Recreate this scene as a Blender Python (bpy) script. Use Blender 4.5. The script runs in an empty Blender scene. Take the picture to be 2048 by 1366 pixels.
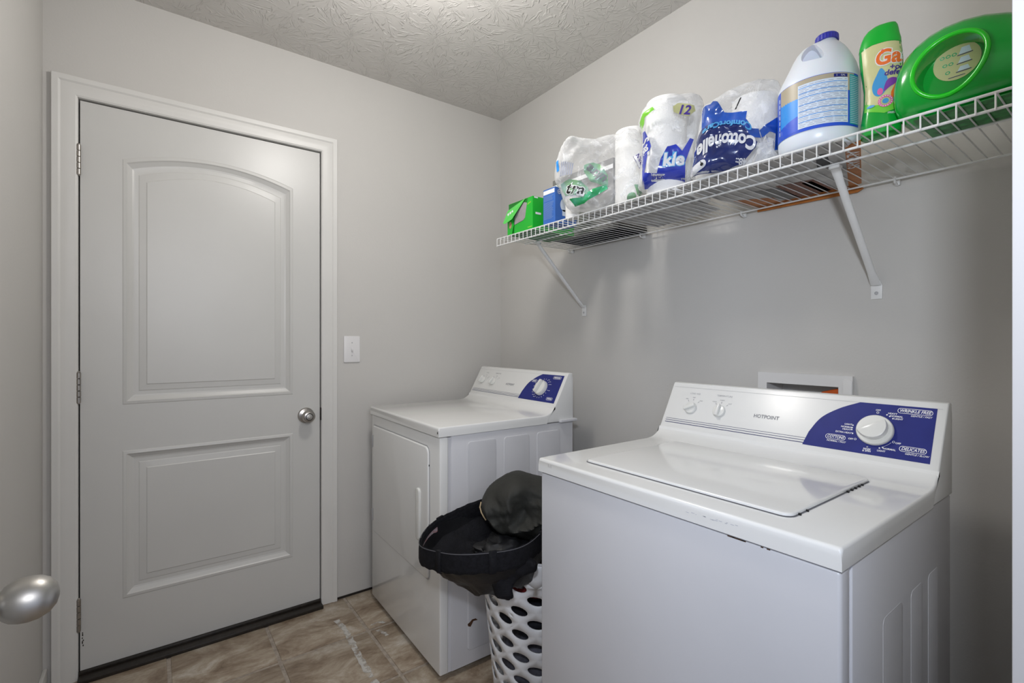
import bpy, bmesh, math, random
from mathutils import Vector, Matrix, noise
from mathutils.bvhtree import BVHTree
S = bpy.context.scene
COL = S.collection
PI = math.pi
H = 1.185          # camera height
random.seed(4)

# ------------------------------------------------------------ camera, world, lights, exposure
cam_d = bpy.data.cameras.new('camera'); cam = bpy.data.objects.new('camera', cam_d); COL.objects.link(cam)
cam.location = (0, 0, H); cam.rotation_euler = (PI/2, 0, -math.radians(36.5))
cam_d.sensor_width = 36; cam_d.lens = 36*973/2048; cam_d.clip_start = .01; cam_d.shift_y = -1/2048
S.camera = cam
w = bpy.data.worlds.new('world'); S.world = w; w.use_nodes = True
w.node_tree.nodes['Background'].inputs[0].default_value = (.72, .80, 1, 1)
w.node_tree.nodes['Background'].inputs[1].default_value = .75
S.view_settings.view_transform = 'Standard'; S.view_settings.look = 'None'
S.view_settings.gamma = 1; S.view_settings.exposure = 0; S.view_settings.use_curve_mapping = False
def area(name, loc, target, sx, sy, power, col, shape='RECTANGLE'):
    l = bpy.data.lights.new(name, 'AREA'); l.shape = shape; l.size = sx; l.size_y = sy; l.energy = power; l.color = col
    o = bpy.data.objects.new(name, l); COL.objects.link(o); o.location = loc
    o.rotation_euler = (Vector(target)-Vector(loc)).to_track_quat('-Z', 'Y').to_euler(); return o
pl = bpy.data.lights.new('ceiling_lamp_light', 'POINT'); pl.energy = 20.5; pl.color = (1, .972, .935); pl.shadow_soft_size = .09
po = bpy.data.objects.new('ceiling_lamp_light', pl); COL.objects.link(po); po.location = (.60, 1.24, 2.24)
area('hall_window_light', (-1.55, -1.25, 1.5), (1.3, .7, 1.0), .55, .9, 10, (.58, .72, 1))
area('photographer_flash', (-.12, -.088, 1.50), (1.6, 1.0, 1.22), .09, .09, 5.0, (.84, .90, 1), 'DISK').data.spread = math.radians(115)
area('hall_fill_light', (.15, -1.0, 1.75), (.4, 1.6, .75), .7, .7, 13, (.97, .97, 1))  # added fill from the hall to lift the low areas, no fixture there

# ------------------------------------------------------------ materials
def mat(name, col, rough=.5, metal=0, noise_s=0, noise_a=0, bump=0, bump_s=50, spec=.5, coat=0, col2=None):
    m = bpy.data.materials.new(name); m.use_nodes = True; nt = m.node_tree; b = nt.nodes['Principled BSDF']
    b.inputs['Base Color'].default_value = (*col, 1); b.inputs['Roughness'].default_value = rough
    b.inputs['Metallic'].default_value = metal; b.inputs['Specular IOR Level'].default_value = spec
    b.inputs['Coat Weight'].default_value = coat
    tc = nt.nodes.new('ShaderNodeTexCoord')
    if noise_a or col2:
        n = nt.nodes.new('ShaderNodeTexNoise'); n.inputs['Scale'].default_value = noise_s; n.inputs['Detail'].default_value = 5
        nt.links.new(tc.outputs['Object'], n.inputs['Vector'])
        r = nt.nodes.new('ShaderNodeValToRGB'); c2 = col2 or tuple(c*(1-noise_a) for c in col)
        r.color_ramp.elements[0].position = .35; r.color_ramp.elements[1].position = .65
        r.color_ramp.elements[0].color = (*c2, 1); r.color_ramp.elements[1].color = (*col, 1)
        nt.links.new(n.outputs['Fac'], r.inputs['Fac']); nt.links.new(r.outputs['Color'], b.inputs['Base Color'])
    if bump:
        n2 = nt.nodes.new('ShaderNodeTexNoise'); n2.inputs['Scale'].default_value = bump_s; n2.inputs['Detail'].default_value = 4
        nt.links.new(tc.outputs['Object'], n2.inputs['Vector'])
        bp = nt.nodes.new('ShaderNodeBump'); bp.inputs['Strength'].default_value = bump; bp.inputs['Distance'].default_value = .002
        nt.links.new(n2.outputs['Fac'], bp.inputs['Height']); nt.links.new(bp.outputs['Normal'], b.inputs['Normal'])
    return m
M = {}
M['wall'] = mat('wall_paint', (.56, .545, .52), .62, noise_s=2, noise_a=.03, bump=.15, bump_s=160, spec=.3)
M['trim'] = mat('trim_paint', (.66, .65, .625), .38, noise_s=5, noise_a=.03, bump=.05, bump_s=60)
M['door'] = mat('door_paint', (.58, .575, .555), .34, noise_s=3, noise_a=.03, bump=.06, bump_s=90)
M['jamb'] = mat('jamb_paint', (.43, .42, .42), .4, bump=.03)
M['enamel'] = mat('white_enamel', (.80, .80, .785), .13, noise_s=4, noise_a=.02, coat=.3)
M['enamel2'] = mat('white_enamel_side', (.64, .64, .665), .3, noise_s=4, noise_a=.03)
M['console'] = mat('console_plastic', (.74, .74, .725), .28, noise_s=6, noise_a=.01)
M['knobw'] = mat('knob_plastic', (.74, .74, .71), .22, noise_s=20, noise_a=.02)
M['blue'] = mat('navy_print', (.022, .030, .20), .42, noise_s=20, noise_a=.12, spec=.2)
M['navy'] = mat('navy_line', (.02, .02, .12), .4)
M['grayprint'] = mat('grey_print', (.25, .25, .27), .5)
M['palegray'] = mat('pale_grey_print', (.45, .45, .46), .5)
M['whiteprint'] = mat('white_print', (.82, .82, .84), .5)
M['black'] = mat('black_paint', (.012, .012, .012), .5, noise_s=50, noise_a=.2)
M['dark'] = mat('dark_gap_shade', (.02, .018, .016), .8)
M['sill'] = mat('threshold_bronze', (.022, .017, .013), .42, noise_s=60, noise_a=.4)
M['nickel'] = mat('satin_nickel', (.42, .395, .365), .3, metal=1, noise_s=90, noise_a=.08)
M['nickel2'] = mat('brushed_nickel', (.50, .485, .46), .40, metal=1, noise_s=30, noise_a=.05)
M['wire'] = mat('white_wire_coat', (.76, .76, .75), .35, noise_s=30, noise_a=.04)
M['grout'] = mat('grout', (.42, .36, .30), .85, noise_s=60, noise_a=.3, bump=.4, bump_s=200)
M['hamper'] = mat('hamper_plastic', (.82, .82, .83), .38, noise_s=10, noise_a=.02)
M['blackcloth'] = mat('black_twill', (.008, .008, .011), .75, bump=.9, bump_s=220, noise_s=40, noise_a=.4, spec=.25)
M['belt'] = mat('black_ribbed_band', (.010, .010, .013), .85, bump=1, bump_s=400, noise_s=120, noise_a=.5, spec=.2)
M['lining'] = mat('black_lining', (.008, .008, .010), .5, noise_s=30, noise_a=.5, bump=.5, bump_s=60)
M['olive'] = mat('charcoal_jacket_cloth', (.030, .030, .026), .7, noise_s=14, noise_a=.25, bump=.5, bump_s=90, spec=.3)
M['red'] = mat('red_cloth', (.25, .012, .012), .8, noise_s=30, noise_a=.5, bump=.6, bump_s=60)
M['navycloth'] = mat('dark_navy_cloth', (.012, .013, .022), .8, noise_s=20, noise_a=.5, bump=.6, bump_s=60)
M['greycloth'] = mat('grey_cloth', (.16, .16, .20), .8, noise_s=26, noise_a=.6, bump=.8, bump_s=50)
M['tan'] = mat('tan_trim', (.55, .42, .25), .7)
M['gbox'] = mat('green_carton', (.012, .47, .03), .45, noise_s=8, noise_a=.08)
M['gbox2'] = mat('green_carton_light', (.10, .62, .10), .45, noise_s=8, noise_a=.08)
M['gdark'] = mat('green_carton_dark', (.01, .22, .02), .5, noise_s=20, noise_a=.2)
M['sheet'] = mat('dryer_sheet', (.36, .33, .34), .8, noise_s=40, noise_a=.15)
M['bbox'] = mat('blue_carton', (.04, .15, .52), .45, noise_s=20, noise_a=.1)
M['bbox2'] = mat('blue_carton_text', (.16, .27, .55), .5)
M['cardin'] = mat('carton_inside', (.06, .055, .05), .8)
M['graybox'] = mat('grey_carton', (.20, .195, .19), .6, noise_s=10, noise_a=.15)
M['blackbox'] = mat('black_carton', (.01, .01, .012), .5, noise_s=10, noise_a=.15)
M['gloss_green'] = mat('green_bottle_plastic', (.003, .36, .035), .2, noise_s=6, noise_a=.08, coat=.3)
M['cap_green'] = mat('green_cap_plastic', (.006, .45, .035), .25, noise_s=10, noise_a=.04)
M['cream'] = mat('cream_label', (.62, .60, .30), .35, noise_s=12, noise_a=.06)
M['lime'] = mat('lime_label', (.16, .58, .05), .35)
M['orange'] = mat('orange_print', (.85, .16, .02), .4)
M['purple'] = mat('purple_print', (.20, .04, .36), .4)
M['violet'] = mat('violet_print', (.06, .03, .25), .4)
M['sky'] = mat('sky_blue_print', (.05, .30, .62), .4)
M['pink'] = mat('pink_print', (.72, .12, .36), .4)
M['teal'] = mat('teal_print', (.04, .38, .42), .4)
M['label_blue'] = mat('label_blue', (.02, .09, .62), .35)
M['label_cyan'] = mat('label_cyan', (.02, .28, .78), .4)
M['label_tan'] = mat('label_tan', (.44, .38, .27), .4)
M['label_pale'] = mat('label_pale', (.66, .74, .84), .4)
M['text_gray'] = mat('small_print', (.30, .33, .45), .5)
M['capblue'] = mat('blue_cap_plastic', (.03, .035, .36), .28, noise_s=8, noise_a=.05)
M['orangepack'] = mat('orange_packet', (.50, .17, .03), .5, noise_s=30, noise_a=.25)
M['brownpack'] = mat('brown_food_print', (.22, .07, .03), .5, noise_s=70, noise_a=.6)
M['packwhite'] = mat('white_packet', (.62, .61, .60), .5, noise_s=9, noise_a=.5, bump=.6, bump_s=40)
M['plate'] = mat('switch_plate_plastic', (.72, .71, .71), .3, noise_s=20, noise_a=.01)
M['boxplastic'] = mat('outlet_box_plastic', (.70, .69, .68), .38, noise_s=15, noise_a=.02)
M['hose'] = mat('orange_valve', (.75, .12, .01), .4, noise_s=30, noise_a=.1)
M['rust'] = mat('rust', (.10, .04, .015), .9, noise_s=200, noise_a=.6)
M['bluedeep'] = mat('deep_blue_film', (.015, .03, .17), .16, noise_s=9, noise_a=.35, bump=.7, bump_s=22, coat=.4)
M['bluemid'] = mat('mid_blue_film', (.02, .10, .50), .16, noise_s=14, noise_a=.4, bump=.7, bump_s=22, coat=.4)
M['bluekle'] = mat('royal_blue_film', (.025, .05, .48), .16, noise_s=16, noise_a=.3, bump=.5, bump_s=22, coat=.4)
M['letter'] = mat('white_film_print', (.66, .67, .70), .25, bump=.4, bump_s=22)
M['ltblue'] = mat('light_blue_film_print', (.08, .34, .66), .25, bump=.4, bump_s=22)
M['greenfilm'] = mat('green_film_print', (.02, .36, .09), .2, noise_s=25, noise_a=.5, bump=.8, bump_s=30, coat=.3, col2=(.10, .50, .30))
M['greenleaf'] = mat('pale_green_film_print', (.22, .42, .20), .25, noise_s=22, noise_a=.4, bump=.6, bump_s=30, col2=(.30, .45, .42))
M['limefilm'] = mat('lime_film_print', (.22, .62, .05), .25, bump=.4, bump_s=30)
M['tagcream'] = mat('pale_yellow_film_print', (.52, .52, .26), .35, noise_s=30, noise_a=.2)

def paper():
    m = mat('embossed_paper', (.86, .855, .84), .9, spec=.1); nt = m.node_tree; b = nt.nodes['Principled BSDF']
    tc = nt.nodes.new('ShaderNodeTexCoord'); v = nt.nodes.new('ShaderNodeTexVoronoi'); v.inputs['Scale'].default_value = 190
    bp = nt.nodes.new('ShaderNodeBump'); bp.inputs['Strength'].default_value = .5; bp.inputs['Distance'].default_value = .001
    nt.links.new(tc.outputs['Object'], v.inputs['Vector']); nt.links.new(v.outputs['Distance'], bp.inputs['Height'])
    nt.links.new(bp.outputs['Normal'], b.inputs['Normal']); return m
M['paper'] = paper()
def film(name, base, edge, tint=(.95, .96, .97)):
    m = bpy.data.materials.new(name); m.use_nodes = True; nt = m.node_tree; b = nt.nodes['Principled BSDF']
    b.inputs['Base Color'].default_value = (*tint, 1); b.inputs['Roughness'].default_value = .16
    tc = nt.nodes.new('ShaderNodeTexCoord')
    n = nt.nodes.new('ShaderNodeTexNoise'); n.inputs['Scale'].default_value = 16; n.inputs['Detail'].default_value = 6; n.inputs['Distortion'].default_value = 1.5
    nt.links.new(tc.outputs['Object'], n.inputs['Vector'])
    v = nt.nodes.new('ShaderNodeTexVoronoi'); v.feature = 'DISTANCE_TO_EDGE'; v.inputs['Scale'].default_value = 26
    nt.links.new(n.outputs['Color'], v.inputs['Vector'])
    bp = nt.nodes.new('ShaderNodeBump'); bp.inputs['Strength'].default_value = 1; bp.inputs['Distance'].default_value = .006
    nt.links.new(n.outputs['Fac'], bp.inputs['Height']); nt.links.new(bp.outputs['Normal'], b.inputs['Normal'])
    t = nt.nodes.new('ShaderNodeBsdfTransparent'); t.inputs[0].default_value = (.985, .985, .985, 1)
    lw = nt.nodes.new('ShaderNodeLayerWeight'); lw.inputs[0].default_value = .35
    r = nt.nodes.new('ShaderNodeMapRange'); r.inputs['To Min'].default_value = base; r.inputs['To Max'].default_value = edge
    nt.links.new(lw.outputs['Facing'], r.inputs['Value'])
    r2 = nt.nodes.new('ShaderNodeMapRange'); r2.inputs['From Min'].default_value = .52; r2.inputs['From Max'].default_value = .72
    r2.inputs['To Min'].default_value = 0; r2.inputs['To Max'].default_value = .45
    nt.links.new(n.outputs['Fac'], r2.inputs['Value'])
    ad = nt.nodes.new('ShaderNodeMath'); ad.operation = 'ADD'; ad.use_clamp = True
    nt.links.new(r.outputs[0], ad.inputs[0]); nt.links.new(r2.outputs[0], ad.inputs[1])
    mx = nt.nodes.new('ShaderNodeMixShader'); nt.links.new(ad.outputs[0], mx.inputs[0])
    nt.links.new(t.outputs[0], mx.inputs[1]); nt.links.new(b.outputs[0], mx.inputs[2])
    nt.links.new(mx.outputs[0], nt.nodes['Material Output'].inputs[0]); return m
M['film'] = film('clear_crinkled_film', .10, .75)
M['film2'] = film('milky_crinkled_film', .16, .8)

def ceiling_mat():
    m = mat('stomped_ceiling_texture', (.62, .60, .575), .8, spec=.2); nt = m.node_tree; b = nt.nodes['Principled BSDF']
    N = nt.nodes.new; L = nt.links.new
    tc = N('ShaderNodeTexCoord')
    def layer(scale, off, ang):
        mp = N('ShaderNodeMapping'); mp.inputs['Location'].default_value = (off, off*.7, 0); L(tc.outputs['Object'], mp.inputs['Vector'])
        v = N('ShaderNodeTexVoronoi'); v.voronoi_dimensions = '2D'; v.inputs['Scale'].default_value = scale; L(mp.outputs[0], v.inputs['Vector'])
        sub = N('ShaderNodeVectorMath'); sub.operation = 'SUBTRACT'
        # position output is in unscaled space
        L(mp.outputs[0], sub.inputs[0]); L(v.outputs['Position'], sub.inputs[1])
        flat = N('ShaderNodeVectorMath'); flat.operation = 'MULTIPLY'; flat.inputs[1].default_value = (1, 1, 0); L(sub.outputs[0], flat.inputs[0])
        nz = N('ShaderNodeTexNoise'); nz.inputs['Scale'].default_value = 30; nz.inputs['Detail'].default_value = 1; L(mp.outputs[0], nz.inputs['Vector'])
        nsub = N('ShaderNodeVectorMath'); nsub.operation = 'MULTIPLY_ADD'; nsub.inputs[1].default_value = (.018, .018, 0); nsub.inputs[2].default_value = (-.009, -.009, 0)
        L(nz.outputs['Color'], nsub.inputs[0])
        fl2 = N('ShaderNodeVectorMath'); fl2.operation = 'ADD'; L(flat.outputs[0], fl2.inputs[0]); L(nsub.outputs[0], fl2.inputs[1])
        nrm = N('ShaderNodeVectorMath'); nrm.operation = 'NORMALIZE'; L(fl2.outputs[0], nrm.inputs[0])
        sc = N('ShaderNodeVectorMath'); sc.operation = 'SCALE'; sc.inputs['Scale'].default_value = ang; L(nrm.outputs[0], sc.inputs[0])
        ln = N('ShaderNodeVectorMath'); ln.operation = 'LENGTH'; L(flat.outputs[0], ln.inputs[0])
        cz = N('ShaderNodeCombineXYZ'); 
        mm = N('ShaderNodeMath'); mm.operation = 'MULTIPLY'; mm.inputs[1].default_value = 15; L(ln.outputs['Value'], mm.inputs[0]); L(mm.outputs[0], cz.inputs[2])
        addc = N('ShaderNodeVectorMath'); addc.operation = 'ADD'; L(sc.outputs[0], addc.inputs[0]); L(cz.outputs[0], addc.inputs[1])
        cc = N('ShaderNodeVectorMath'); cc.operation = 'MULTIPLY_ADD'; cc.inputs[1].default_value = (40, 40, 40); L(v.outputs['Color'], cc.inputs[0]); L(addc.outputs[0], cc.inputs[2])
        n = N('ShaderNodeTexNoise'); n.inputs['Scale'].default_value = 1; n.inputs['Detail'].default_value = 1; L(cc.outputs[0], n.inputs['Vector'])
        r = N('ShaderNodeMapRange'); r.inputs['From Min'].default_value = .58; r.inputs['From Max'].default_value = .645; L(n.outputs['Fac'], r.inputs['Value'])
        return r
    a = layer(5.0, 0, 8.0); c = layer(6.0, 3.7, 7.5)
    mx = N('ShaderNodeMath'); mx.operation = 'MAXIMUM'; L(a.outputs[0], mx.inputs[0]); L(c.outputs[0], mx.inputs[1])
    bp = N('ShaderNodeBump'); bp.inputs['Strength'].default_value = .62; bp.inputs['Distance'].default_value = .0028
    L(mx.outputs[0], bp.inputs['Height']); L(bp.outputs['Normal'], b.inputs['Normal']); return m
M['ceiling'] = ceiling_mat()
def tile_mat():
    m = mat('slate_look_tile', (.3, .23, .17), .42); nt = m.node_tree; b = nt.nodes['Principled BSDF']; N = nt.nodes.new; L = nt.links.new
    tc = N('ShaderNodeTexCoord'); oi = N('ShaderNodeObjectInfo')
    ad = N('ShaderNodeVectorMath'); ad.operation = 'MULTIPLY_ADD'; ad.inputs[1].default_value = (9, 7, 0)
    L(oi.outputs['Random'], ad.inputs[0]); L(tc.outputs['Object'], ad.inputs[2])
    mp = N('ShaderNodeMapping'); mp.inputs['Scale'].default_value = (1, 1.9, 1); mp.inputs['Rotation'].default_value = (0, 0, .35); L(ad.outputs[0], mp.inputs['Vector'])
    n = N('ShaderNodeTexNoise'); n.inputs['Scale'].default_value = 5.5; n.inputs['Detail'].default_value = 12; n.inputs['Roughness'].default_value = .74; n.inputs['Distortion'].default_value = .45
    L(mp.outputs[0], n.inputs['Vector'])
    r = N('ShaderNodeValToRGB'); e = r.color_ramp.elements
    e[0].position = .30; e[0].color = (.12, .078, .048, 1); e[1].position = .70; e[1].color = (.62, .58, .52, 1)
    k = e.new(.44); k.color = (.27, .205, .145, 1); k = e.new(.55); k.color = (.40, .33, .25, 1)
    L(n.outputs['Fac'], r.inputs['Fac']); L(r.outputs['Color'], b.inputs['Base Color'])
    bp = N('ShaderNodeBump'); bp.inputs['Strength'].default_value = .5; bp.inputs['Distance'].default_value = .003
    L(n.outputs['Fac'], bp.inputs['Height']); L(bp.outputs['Normal'], b.inputs['Normal']); return m
M['tile'] = tile_mat()
def smear_mat():
    m = mat('white_paint_smear', (.70, .69, .66), .7); nt = m.node_tree; b = nt.nodes['Principled BSDF']; N = nt.nodes.new; L = nt.links.new
    tc = N('ShaderNodeTexCoord'); n = N('ShaderNodeTexNoise'); n.inputs['Scale'].default_value = 40; n.inputs['Detail'].default_value = 5
    L(tc.outputs['Object'], n.inputs['Vector']); r = N('ShaderNodeMapRange'); r.inputs['From Min'].default_value = .36; r.inputs['From Max'].default_value = .56
    r.inputs['To Max'].default_value = .7
    L(n.outputs['Fac'], r.inputs['Value']); L(r.outputs[0], b.inputs['Alpha']); return m
M['smear'] = smear_mat()

# ------------------------------------------------------------ helpers
def thing(name, label, cat, loc=(0, 0, 0), rz=0, group=None):
    o = bpy.data.objects.new(name, None); COL.objects.link(o); o.empty_display_size = .05
    o.location = loc; o.rotation_euler = (0, 0, rz); o['label'] = label; o['category'] = cat
    if group: o['group'] = group
    return o
def wm(o):
    m = Matrix.LocRotScale(o.location, o.rotation_euler, None)
    return wm(o.parent) @ m if o.parent else m
def obj(name, bm, m, parent=None, world=False, smooth=30, recalc=True, label=None):
    """link bm as one mesh; world=True means the vertices are in scene coordinates"""
    if world and parent: bm.transform(wm(parent).inverted())
    if recalc: bmesh.ops.recalc_face_normals(bm, faces=bm.faces)
    me = bpy.data.meshes.new(name); bm.to_mesh(me); bm.free()
    me.materials.append(m)
    if smooth:
        me.polygons.foreach_set('use_smooth', [True]*len(me.polygons))
        me.set_sharp_from_angle(angle=math.radians(smooth))
    o = bpy.data.objects.new(name, me); COL.objects.link(o)
    if parent: o.parent = parent
    if label: o['label'] = label
    return o
def struct(name, bm, m, parent=None, **k):
    o = obj(name, bm, m, parent, **k)
    if not parent: o['kind'] = 'structure'
    return o
def box(bm, x0, x1, y0, y1, z0, z1, bev=0, seg=2):
    b2 = bmesh.new(); bmesh.ops.create_cube(b2, size=1)
    for v in b2.verts: v.co = Vector(((x0+x1)/2+v.co.x*(x1-x0), (y0+y1)/2+v.co.y*(y1-y0), (z0+z1)/2+v.co.z*(z1-z0)))
    if bev: bmesh.ops.bevel(b2, geom=list(b2.edges), offset=bev, segments=seg, affect='EDGES', profile=.5)
    join(bm, b2); return bm
def join(bm, b2):
    me = bpy.data.meshes.new('t'); b2.to_mesh(me); b2.free(); bm.from_mesh(me); bpy.data.meshes.remove(me)
def bx(*a, **k): return box(bmesh.new(), *a, **k)
def prism(bm, pts, fr, d0, d1, bev=0, seg=2, sharp=25):
    """polygon pts (a,b) in frame fr=(O,U,V,N), thick from d0 to d1 along N"""
    O, U, V, N = fr; b2 = bmesh.new()
    lo = [b2.verts.new(O+U*a+V*b+N*d0) for a, b in pts]; hi = [b2.verts.new(O+U*a+V*b+N*d1) for a, b in pts]
    b2.faces.new(lo[::-1]); b2.faces.new(hi); n = len(pts)
    for i in range(n): b2.faces.new([lo[i], lo[(i+1) % n], hi[(i+1) % n], hi[i]])
    bmesh.ops.recalc_face_normals(b2, faces=b2.faces)
    if bev:
        es = [e for e in b2.edges if e.is_manifold and e.calc_face_angle() > math.radians(sharp)]
        bmesh.ops.bevel(b2, geom=es, offset=bev, segments=seg, affect='EDGES', profile=.5)
    join(bm, b2); return bm
def loft(rings, cap0=True, cap1=True, bm=None):
    bm = bm or bmesh.new(); vs = [[bm.verts.new(p) for p in r] for r in rings]; n = len(rings[0])
    for a, b in zip(vs, vs[1:]):
        for i in range(n): bm.faces.new([a[i], a[(i+1) % n], b[(i+1) % n], b[i]])
    if cap0: bm.faces.new(vs[0][::-1])
    if cap1: bm.faces.new(vs[-1])
    return bm
def lathe(prof, O, A, n=32, bm=None, cap=True):
    """prof (r, h) around axis A from O"""
    A = Vector(A).normalized(); X = A.orthogonal().normalized(); Y = A.cross(X); O = Vector(O)
    return loft([[O+A*h+(X*math.cos(2*PI*i/n)+Y*math.sin(2*PI*i/n))*r for i in range(n)] for r, h in prof], cap, cap, bm)
def tube(bm, pts, r, n=8):
    pts = [Vector(p) for p in pts]; rings = []; prev = None
    for i, p in enumerate(pts):
        a = pts[max(i-1, 0)]; b = pts[min(i+1, len(pts)-1)]; t = (b-a).normalized()
        X = t.orthogonal().normalized() if prev is None else (prev-t*prev.dot(t)).normalized()
        prev = X; Y = t.cross(X)
        rings.append([p+(X*math.cos(2*PI*k/n)+Y*math.sin(2*PI*k/n))*r for k in range(n)])
    return loft(rings, bm=bm)
def frame(az, D, z0=1.617):
    a = math.radians(az); return (Vector((D*math.sin(a), D*math.cos(a), z0)), Vector((math.cos(a), -math.sin(a), 0)), Vector((0, 0, 1)), Vector((-math.sin(a), -math.cos(a), 0)))
def catmull(pts, k=5, closed=True):
    out = []; n = len(pts)
    for i in range(n if closed else n-1):
        p0, p1, p2, p3 = [Vector((*(pts[(i+j) % n] if closed else pts[min(max(i+j, 0), n-1)]), 0)) for j in (-1, 0, 1, 2)]
        for s in range(k):
            t = s/k; q = .5*((2*p1)+(p2-p0)*t+(2*p0-5*p1+4*p2-p3)*t*t+(3*p1-p0-3*p2+p3)*t**3); out.append((q.x, q.y))
    if not closed: out.append(tuple(pts[-1]))
    return out
def poly2(pts):
    bm = bmesh.new(); bm.faces.new([bm.verts.new((x, y, 0)) for x, y in pts]); return bm
def grid_cut(bm, g):
    xs = [v.co.x for v in bm.verts]; ys = [v.co.y for v in bm.verts]
    for ax, lo, hi in ((0, min(xs), max(xs)), (1, min(ys), max(ys))):
        n = int((hi-lo)/g)
        for i in range(1, n+1):
            co = [0, 0, 0]; co[ax] = lo+(hi-lo)*i/(n+1)+1e-5; no = [0, 0, 0]; no[ax] = 1
            bmesh.ops.bisect_plane(bm, geom=list(bm.verts)+list(bm.edges)+list(bm.faces), dist=1e-7, plane_co=co, plane_no=no)
    return bm
def text2(s, size, bold=0, shear=0, spacing=1):
    c = bpy.data.curves.new('t', 'FONT'); c.body = s; c.size = size; c.align_x = 'CENTER'; c.align_y = 'CENTER'; c.offset = bold; c.shear = shear
    c.space_character = spacing; c.resolution_u = 4
    o = bpy.data.objects.new('t', c); COL.objects.link(o); bpy.context.view_layer.update()
    me = bpy.data.meshes.new_from_object(o.evaluated_get(bpy.context.evaluated_depsgraph_get()))
    bm = bmesh.new(); bm.from_mesh(me); bpy.data.objects.remove(o); bpy.data.curves.remove(c); bpy.data.meshes.remove(me)
    return bm
def place2(bm, x, y, rot=0, sx=1, sy=1):
    bm.transform(Matrix.Translation((x, y, 0)) @ Matrix.Rotation(math.radians(rot), 4, 'Z') @ Matrix.Diagonal((sx, sy, 1, 1))); return bm
def lay(bm, fr, off=.0004):
    O, U, V, N = fr
    for v in bm.verts: v.co = O+U*v.co.x+V*v.co.y+N*off
    return bm
def merge(*bms):
    a = bms[0]
    for b in bms[1:]: join(a, b)
    return a
def wrap(bm, bvh, fr, off=.0006, g=.008, back=.25):
    """project flat print bm onto the surface bvh along -N"""
    O, U, V, N = fr
    if g: bmesh.ops.triangulate(bm, faces=bm.faces); grid_cut(bm, g)
    last = 0; gone = []
    for v in bm.verts:
        P = O+U*v.co.x+V*v.co.y+N*back
        hit = bvh.ray_cast(P, -N, back*2)
        if hit[0] is not None: last = (hit[0]-P).dot(-N)
        else: gone.append(v)
        v.co = P-N*(last or back)+N*off
    bmesh.ops.delete(bm, geom=gone, context='VERTS')
    return bm
def seg_d(px, py, ax, ay, bx_, by):
    dx, dy = bx_-ax, by-ay; t = max(0, min(1, ((px-ax)*dx+(py-ay)*dy)/(dx*dx+dy*dy+1e-12))); return math.hypot(px-ax-t*dx, py-ay-t*dy)
def pillow(outline, fr, Tf, Tb, wd, g=.008, amp=.006, ns=18, seed=0, k=4, fold=0):
    O, U, V, N = fr; pts = catmull(outline, k); b2 = grid_cut(poly2(pts), g)
    bmesh.ops.triangulate(b2, faces=b2.faces)
    n = len(pts); bm = bmesh.new(); f, bk = {}, {}
    for v in b2.verts:
        x, y = v.co.x, v.co.y; d = min(seg_d(x, y, *pts[i], *pts[(i+1) % n]) for i in range(n))
        t = min(d/wd, 1); h = math.sqrt(max(0, 1-(1-t)**2)); q = Vector((x*ns+seed*7, y*ns, seed*3.1))
        nz = noise.fractal(q, .8, 2.1, 4)
        rd = 1-abs(noise.noise(q*.8+Vector((5, 1, 2))))*2
        a = (nz*.7+rd*rd*fold)*amp*min(1, h*1.5)
        P = O+U*x+V*y
        f[v] = bm.verts.new(P+N*(h*Tf+a)); bk[v] = f[v] if d < 1e-5 else bm.verts.new(P-N*(h*Tb+a))
    for fa in b2.faces:
        vs = list(fa.verts); bm.faces.new([f[v] for v in vs])
        q = [bk[v] for v in vs][::-1]
        if any(x not in [f[v] for v in vs] for x in q): bm.faces.new(q)
    b2.free(); bmesh.ops.recalc_face_normals(bm, faces=bm.faces); return bm
def bvh_of(bm): return BVHTree.FromBMesh(bm)
def rrect(x0, x1, y0, y1, r, k=4):
    out = []
    for cx, cy, a in ((x1-r, y1-r, 0), (x0+r, y1-r, 90), (x0+r, y0+r, 180), (x1-r, y0+r, 270)):
        for i in range(k+1): t = math.radians(a+90*i/k); out.append((cx+r*math.cos(t), cy+r*math.sin(t)))
    return out
def rect(x0, x1, y0, y1): return [(x0, y0), (x1, y0), (x1, y1), (x0, y1)]
def circ(cx, cy, r, n=16, ry=None): return [(cx+r*math.cos(2*PI*i/n), cy+(ry or r)*math.sin(2*PI*i/n)) for i in range(n)]
def ringpoly(outer, inner):
    bm = bmesh.new(); a = [bm.verts.new((*p, 0)) for p in outer]; b = [bm.verts.new((*p, 0)) for p in inner]; n = len(a)
    for i in range(n): bm.faces.new([a[i], a[(i+1) % n], b[(i+1) % n], b[i]])
    return bm

# ------------------------------------------------------------ the room
YB, XR, XL, YF, ZC = 2.272, 1.6, -.298, .06, 2.442
# right wall with the hole of the laundry outlet box (y .567-.77, z .93-1.051)
bm = bmesh.new(); hy0, hy1, hz0, hz1 = .565, .772, .90, 1.052
for a in ((-.1, hy0, 0, ZC), (hy1, YB+.1, 0, ZC), (hy0, hy1, 0, hz0), (hy0, hy1, hz1, ZC)):
    box(bm, XR, XR+.12, *a)
struct('wall_right', bm, M['wall'], smooth=0)
bm = bmesh.new()
for a in ((XL-.1, -.215, 0, ZC), (.619, XR+.12, 0, ZC), (-.215, .619, 2.05, ZC)):
    box(bm, a[0], a[1], YB, YB+.12, a[2], a[3])
struct('wall_back', bm, M['wall'], smooth=0)
struct('wall_left', bx(XL-.1, XL, -.1, YB+.1, 0, ZC), M['wall'], smooth=0)
bm = bmesh.new()
for a in ((XL-.1, -.225, 0, ZC), (.575, XR+.12, 0, ZC), (-.225, .575, 2.06, ZC)):
    box(bm, a[0], a[1], -.06, YF, a[2], a[3])
struct('wall_front', bm, M['wall'], smooth=0)
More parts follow.
